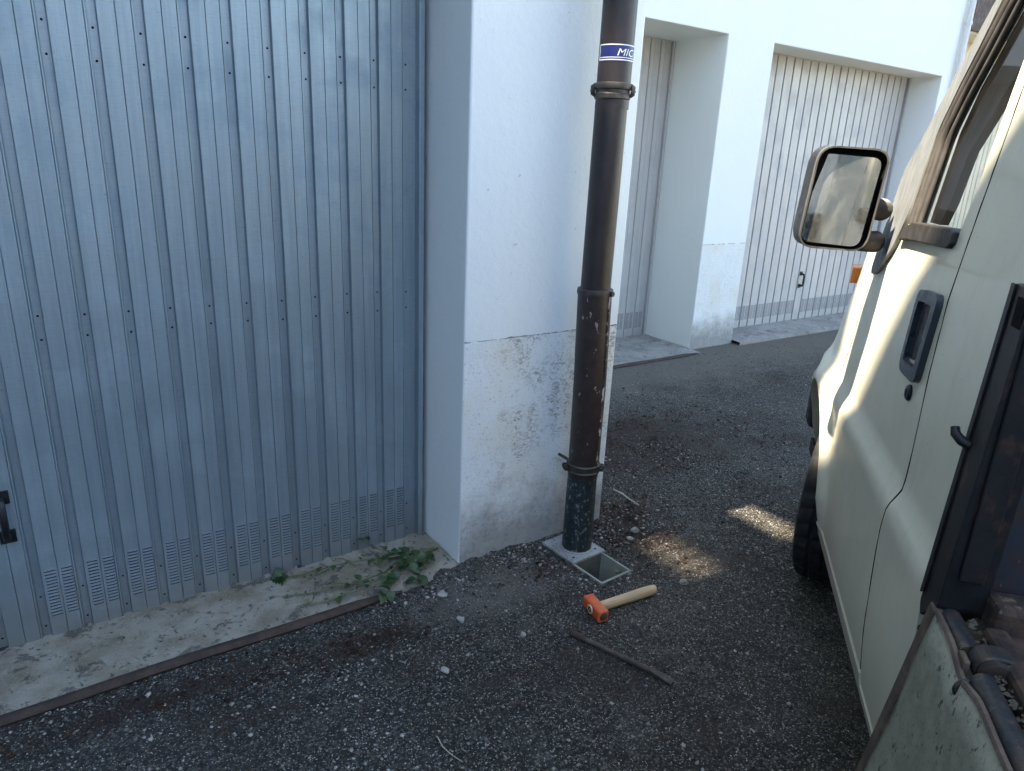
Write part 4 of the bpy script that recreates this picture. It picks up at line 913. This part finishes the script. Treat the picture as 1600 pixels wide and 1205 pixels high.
# mortar crumbs caught along the hinge
Vc = []; Fc_ = []; 
for k in range(150):
    s = random.uniform(.75,1.19); s = s if not 1.045 < s < 1.09 else s-.05; c = -.490+random.uniform(-.008,.008); r = random.uniform(.0015,.0055); p = np.array([s,c,.795+r*.3]); a = rng.normal(size=(6,3)); a /= np.linalg.norm(a,axis=1)[:,None]
    base = np.array([[1,0,0],[-1,0,0],[0,1,0],[0,-1,0],[0,0,1],[0,0,-1]])*r*rng.uniform(.6,1.3,(6,1)); q = len(Vc); Vc += [tuple(p+b) for b in base]
    Fc_ += [tuple(q+i for i in f) for f in ((0,2,4),(2,1,4),(1,3,4),(3,0,4),(2,0,5),(1,2,5),(3,1,5),(0,3,5))]
mb = MB(); mb.add(Vc, Fc_); tag(mb.build('mortar_crumbs', 'mortar', truck), kind='stuff')

# ------------------------------------------------------------------ loose stone chips, litter and stones
def blocked(x, y):
    """under the near building, on the threshold slab, in the gully"""
    b = (y > YF-.004) & (x < 1.90) & (x > 1.18)
    b |= (y > 1.985) & (x < 1.19)
    b |= in_gully(x, y, .081, .166)
    b |= (y > 3.80)
    return b
def bipyramids(name, m, x, y, z, r, flat, tone, nseg=5, kind='stuff', embed=.35):
    k = len(x); a = np.arange(nseg)*2*np.pi/nseg
    ang = a[None,:] + rng.uniform(0,6.28,(k,1)); rad = r[:,None]*rng.uniform(.65,1.25,(k,nseg)); asp = rng.uniform(.55,1.0,(k,1))
    rot = rng.uniform(0,6.28,k)
    px_ = np.cos(ang)*rad; py_ = np.sin(ang)*rad*asp
    pxr = px_*np.cos(rot)[:,None]-py_*np.sin(rot)[:,None]; pyr = px_*np.sin(rot)[:,None]+py_*np.cos(rot)[:,None]
    hh = r*flat
    tilt = rng.uniform(-.35,.35,(k,2))
    V = np.zeros((k,nseg+2,3)); V[:,:nseg,0] = x[:,None]+pxr; V[:,:nseg,1] = y[:,None]+pyr
    V[:,:nseg,2] = (z+hh*embed)[:,None] + pxr*tilt[:,:1]+pyr*tilt[:,1:]
    V[:,nseg] = np.c_[x+rng.uniform(-.3,.3,k)*r, y+rng.uniform(-.3,.3,k)*r, z+hh]; V[:,nseg+1] = np.c_[x,y,z-hh*.8]
    T = []
    for i in range(nseg): j = (i+1) % nseg; T += [(i,j,nseg),(j,i,nseg+1)]
    Fa = (np.array(T)[None]+(np.arange(k)*(nseg+2))[:,None,None]).reshape(-1,3)
    tn_ = np.repeat(tone, nseg+2, axis=0)
    o = fast_mesh(name, V.reshape(-1,3), Fa, m, tn_); return o
def scatter(n, x0, x1, y0, y1, dens_fn):
    x = rng.uniform(x0,x1,n); y = rng.uniform(y0,y1,n); k = rng.random(n) < dens_fn(x,y); k &= ~blocked(x,y); return x[k], y[k]
# aggregate showing all over the asphalt
dn = lambda x, y: np.clip(.62+.9*vnoise(x,y,3.0)+.5*vnoise(x,y,9),.08,1)
x, y = scatter(85000, -.7, 2.9, .25, 2.6, dn); x2, y2 = scatter(48000, 1.9, 6.5, 1.0, 3.9, lambda x,y: dn(x,y)*(.25+.75*sstep(y,3.6,2.9)))
x = np.r_[x,x2]; y = np.r_[y,y2]; k = len(x)
r = np.clip(rng.lognormal(math.log(.0030),.48,k),.0012,.0080)
gv = np.where(rng.random(k) < .30, rng.uniform(.08,.42,k), rng.lognormal(math.log(.035),.7,k)); gv = np.clip(gv*(.75+.9*(vnoise(x,y,4)+.5)),.006,.55); wm = rng.uniform(.66,.90,k); tone = np.c_[gv,gv*(.56+.46*wm),gv*wm]
o = bipyramids('asphalt_chips', 'chips', x, y, ground_h(x,y), r, .55, tone, embed=.15)
tag(o, 'loose grey stone chips all over the dark asphalt', 'gravel', kind='stuff')
# pale rubble crumbs along the pillar foot and round the gully
def rub(x, y):
    a = np.exp(-((y-1.93)/.085)**2)*sstep(x,.80,1.05)*sstep(x,2.35,1.8)
    b = np.exp(-(((x-1.62)/.17)**2+((y-1.74)/.14)**2))*.55
    c = np.exp(-(((x-1.98)/.10)**2+((y-1.90)/.10)**2))*.5
    d = np.exp(-((y-1.955)/.045)**2)*sstep(x,1.15,.9)*.22
    return np.clip(a*.9+b+c+d,0,1)*np.clip(.55+1.3*vnoise(x,y,14),0,1)
x, y = scatter(60000, -.4, 2.4, 1.5, 2.22, rub); k = len(x)
r = np.clip(rng.lognormal(math.log(.0028),.60,k),.0012,.0095)
gv = np.clip(rng.lognormal(math.log(.15),.85,k),.012,.52); tone = np.c_[gv,gv*.91,gv*.79]
o = bipyramids('rubble_crumbs', 'chips', x, y, ground_h(x,y)+r*.25, r, .72, tone, 6)
tag(o, 'pale crushed rubble along the foot of the white pillar and round the drain', 'rubble', kind='stuff')
# brown leaf litter
def lit(x, y):
    a = np.exp(-(((x-1.93)/.17)**2+((y-1.92)/.20)**2))*1.2
    b = np.exp(-(((x-.70)/.24)**2+((y-1.795)/.065)**2))
    c = np.exp(-(((x-.12)/.40)**2+((y-1.86)/.06)**2))*.7
    d = np.exp(-(((x-1.53)/.13)**2+((y-1.86)/.07)**2))*.55
    e = np.exp(-(((x-2.6)/.9)**2+((y-2.6)/.5)**2))*.34
    return np.clip((a+b+c+d+e)*(.45+1.6*vnoise(x,y,11)),0,1)
x, y = scatter(150000, -.5, 3.6, 1.55, 3.4, lit); k = len(x)
r = np.clip(rng.lognormal(math.log(.0034),.55,k),.0013,.011); br = rng.uniform(.2,1.7,k)[:,None]
tone = np.array([[.064,.030,.015]])*br*np.array([1,1,1]); 
o = bipyramids('leaf_litter', 'litter', x, y, ground_h(x,y)+.003*rng.random(k)+.001, r, .28, tone, 5, embed=.5)
tag(o, 'dark brown crumbled leaf litter beside the drain and along the threshold rail', 'leaf litter', kind='stuff')

def stone(label, x, y, r, flat=.6, tone='rubble', seed=0, cat='stone', grp='loose stones on the asphalt', asp=.8):
    rs = np.random.default_rng(seed+50); bm = bmesh.new(); bmesh.ops.create_icosphere(bm, subdivisions=2, radius=1.0)
    dirs = rs.normal(size=(9,3)); dirs /= np.linalg.norm(dirs,axis=1)[:,None]; cut = rs.uniform(.42,.88,9)
    for v in bm.verts:
        p = np.array(v.co)
        for d_, c_ in zip(dirs,cut):
            e = p@d_-c_
            if e > 0: p = p-d_*e
        p *= 1+rs.uniform(-.05,.05); v.co = Vector((p[0]*r,p[1]*r*asp,p[2]*r*flat))
    zmin = min(v.co.z for v in bm.verts)
    me = bpy.data.meshes.new('stone'); bm.to_mesh(me); bm.free(); me.materials.append(M[tone])
    o = bpy.data.objects.new('stone', me); COL.objects.link(o)
    o.location = (x,y,on(x,y)-zmin*.72); o.rotation_euler = (0,0,rs.uniform(0,6)); return tag(o, label, cat, grp)
stone('white lump of mortar right of the hammer handle end', 1.865, 1.504, .021, .6, seed=1)
stone('small white pebble left of the chisel and hammer', 1.172, 1.567, .0135, .7, seed=2)
stone('flat round grey stone just below the pillar corner', 1.050, 1.893, .024, .35, seed=3, asp=.95)
stone('broken pale lump on the asphalt below the flat round grey stone', 1.032, 1.735, .022, .5, seed=4)
stone('largest pale chunk in the litter right of the drain', 1.965, 1.880, .022, .7, seed=5)
stone('pale chunk nearest the drain among the litter', 1.905, 1.845, .015, .7, seed=6)
stone('half buried grey stone in the middle of the asphalt', .873, 1.548, .020, .3, seed=8, asp=.7)
stone('pale stone at the foot of the pillar face, left of the drain', 1.42, 1.925, .020, .6, seed=10)

# twig and straw
mb = MB(); tp = [(2.145,2.219),(2.150,2.16),(2.135,2.10),(2.131,2.029)]
mb.tube([(a,b,on(a,b)+.010) for a,b in tp], [.004,.0042,.004,.003], 7); o = mb.build('twig', 'straw', None, smooth=50); tag(o, 'thin pale bent twig on the asphalt behind the drainpipe', 'twig')
mb = MB(); tp = [(.726,1.328),(.722,1.29),(.730,1.25),(.741,1.22)]
mb.tube([(a,b,on(a,b)+.007) for a,b in tp], [.0016,.0018,.0016,.001], 6); o = mb.build('straw', 'straw', None, smooth=50); tag(o, 'single dry straw on the asphalt near the bottom of the picture', 'straw')

# ------------------------------------------------------------------ uprooted weed on the threshold
weed = empty('uprooted_weed', (1.11, 2.14, .016)); tag(weed, 'uprooted green weed lying wilted on the concrete threshold', 'weed')
def leaf_mesh(L, Wd, curl, fold, name='leaf'):
    n = 7; V = []; prof = [.10,.62,.95,1.0,.82,.45,.04]
    for i in range(n):
        t = i/(n-1); z = -curl*t*t*L+.0; x = t*L; wv = prof[i]*Wd
        V += [(x,-wv,z+fold*wv),(x,0,z),(x,wv,z+fold*wv)]
    me = bpy.data.meshes.new(name); me.from_pydata(V, [], [q for i in range(n-1) for q in ((3*i,3*i+3,3*i+4,3*i+1),(3*i+1,3*i+4,3*i+5,3*i+2))])
    me.polygons.foreach_set('use_smooth', [True]*len(me.polygons)); me.materials.append(M['leaf']); me.update(); return me
LM = [leaf_mesh(.040,.017,.25,.3), leaf_mesh(.050,.022,.5,.35), leaf_mesh(.030,.012,.1,.4), leaf_mesh(.058,.026,.7,.2), leaf_mesh(.022,.008,.3,.5)]
WZ = .016
stems = [[(1.165,2.150),(1.08,2.135),(.98,2.115),(.90,2.07),(.80,2.07),(.66,2.10),(.555,2.135)],
         [(1.165,2.150),(1.06,2.12),(.97,2.09),(.88,2.04),(.78,2.02),(.70,2.03),(.60,2.05)],
         [(1.150,2.160),(1.05,2.15),(.93,2.16),(.84,2.19),(.74,2.21),(.62,2.235),(.575,2.26)],
         [(1.120,2.145),(1.05,2.16),(.98,2.18),(.93,2.22),(.905,2.285)],
         [(1.110,2.140),(1.03,2.09),(.96,2.03),(.90,1.985),(.85,1.965)],
         [(1.110,2.140),(1.08,2.08),(1.03,2.02),(.985,1.985)],
         [(.84,2.19),(.80,2.235),(.78,2.27)], [(.74,2.21),(.70,2.18),(.66,2.20)], [(.80,2.07),(.74,2.09),(.71,2.14)], [(.66,2.10),(.64,2.06),(.61,2.04)]]
def stem_pt(st, t):
    k = min(int(t*(len(st)-1)), len(st)-2); f = t*(len(st)-1)-k; a = Vector(st[k]); b = Vector(st[k+1]); p = a.lerp(b,f); d = (b-a).normalized(); return p, d
rl = random.Random(11)
hts = [.018,.022,.020,.045,.022,.022,.02,.015,.015,.012]
def shgt(i, t): return WZ + .006 + hts[i]*math.sin(math.pi*min(1,t*1.15))*(1 if i != 3 else 0) + (hts[3]*t if i == 3 else 0)
for i, st in enumerate(stems):
    pts = []
    for k in range(17):
        t = k/16; p, d = stem_pt(st, t); pts.append((p.x+rl.uniform(-.003,.003), p.y+rl.uniform(-.003,.003), shgt(i,t)))
    mb = MB(); mb.tube(pts, [.0042*(1-.55*k/16) if i < 6 else .0024*(1-.4*k/16) for k in range(17)], 6); mb.build('stem', 'stem', weed, smooth=60)
DM = []
for me_ in LM[2:3]+LM[4:5]:
    d_ = me_.copy(); d_.materials.clear(); d_.materials.append(M['stem']); DM.append(d_)
def put_leaf(i, t, k, side, pitch, sc=1.0, yaw=None):
    p, d = stem_pt(stems[i], t); a = math.atan2(d.y, d.x) + (yaw if yaw is not None else side*rl.uniform(.5,1.3))
    o = link('leaf', rl.choice(DM) if (k in (2,4) and rl.random() < .3) else LM[k], weed, (p.x, p.y, shgt(i,t)+.003)); o.rotation_euler = (rl.uniform(-.5,.5), pitch, a); s_ = sc*rl.uniform(.55,.95); o.scale = (s_,s_,s_)
for i, t, n_, ks in ((4,.35,1,[1]),(4,.6,1,[3]),(4,.85,1,[3]),(4,.98,1,[3]),(5,.3,1,[1]),(5,.55,1,[3]),(5,.8,1,[3]),(5,.95,1,[1]),(1,.25,1,[1]),(1,.32,1,[0]),(1,.42,1,[2]),(0,.18,1,[1]),(0,.24,1,[1]),(0,.30,1,[3]),(0,.36,1,[0]),(0,.42,1,[2]),
                    (3,.35,1,[0]),(3,.6,1,[1]),(3,.97,1,[1]),(2,.2,1,[1]),(2,.26,1,[3]),(2,.32,1,[1]),(2,.38,1,[0]),(2,.95,1,[3]),(2,.99,1,[1]),(2,.88,1,[0]),(2,.7,1,[2]),(0,.6,1,[4]),(0,.7,1,[2]),(1,.62,1,[4]),(1,.8,1,[4])):
    for k in ks:
        put_leaf(i, t, k, rl.choice((-1,1)), rl.uniform(-.45,.25))
        if k in (1,3): put_leaf(i, max(0,t-.02), rl.choice((0,1)), rl.choice((-1,1)), rl.uniform(-.8,.1))
for i in range(6):
    for t in (.22,.30,.38,.46,.54,.62,.70,.78): put_leaf(i, min(1,t+rl.uniform(-.04,.04)), rl.choice((0,2,2,4)), rl.choice((-1,1)), rl.uniform(-.9,.3))
for t, k in ((.90,3),(.93,1),(.96,3),(.99,1),(1.0,3)): put_leaf(2, t, k, rl.choice((-1,1)), rl.uniform(-.3,.2), 1.15)
for i in range(6,10):
    for t in (.6,.8,1.0): put_leaf(i, t, 4, rl.choice((-1,1)), rl.uniform(-.6,.3), .8)
for i in (0,1,2):
    for t in (.55,.66,.77,.88,.97): put_leaf(i, t, 4, rl.choice((-1,1)), rl.uniform(-.6,.3), .7)
# small green sprig at the drain mouth
sp = empty('sprig', (1.690, 1.672, 0)); tag(sp, 'tiny green sprig at the near rim of the open drain', 'sprig')
for a, p, s_ in ((2.4,-.5,.6),(1.6,-.3,.7),(.6,-.35,.5),(3.2,-.2,.6),(-.5,-.4,.45)):
    o = link('leaf', LM[2], sp, (1.690,1.674,.008)); o.rotation_euler = (0,p,a); o.scale = (s_,)*3
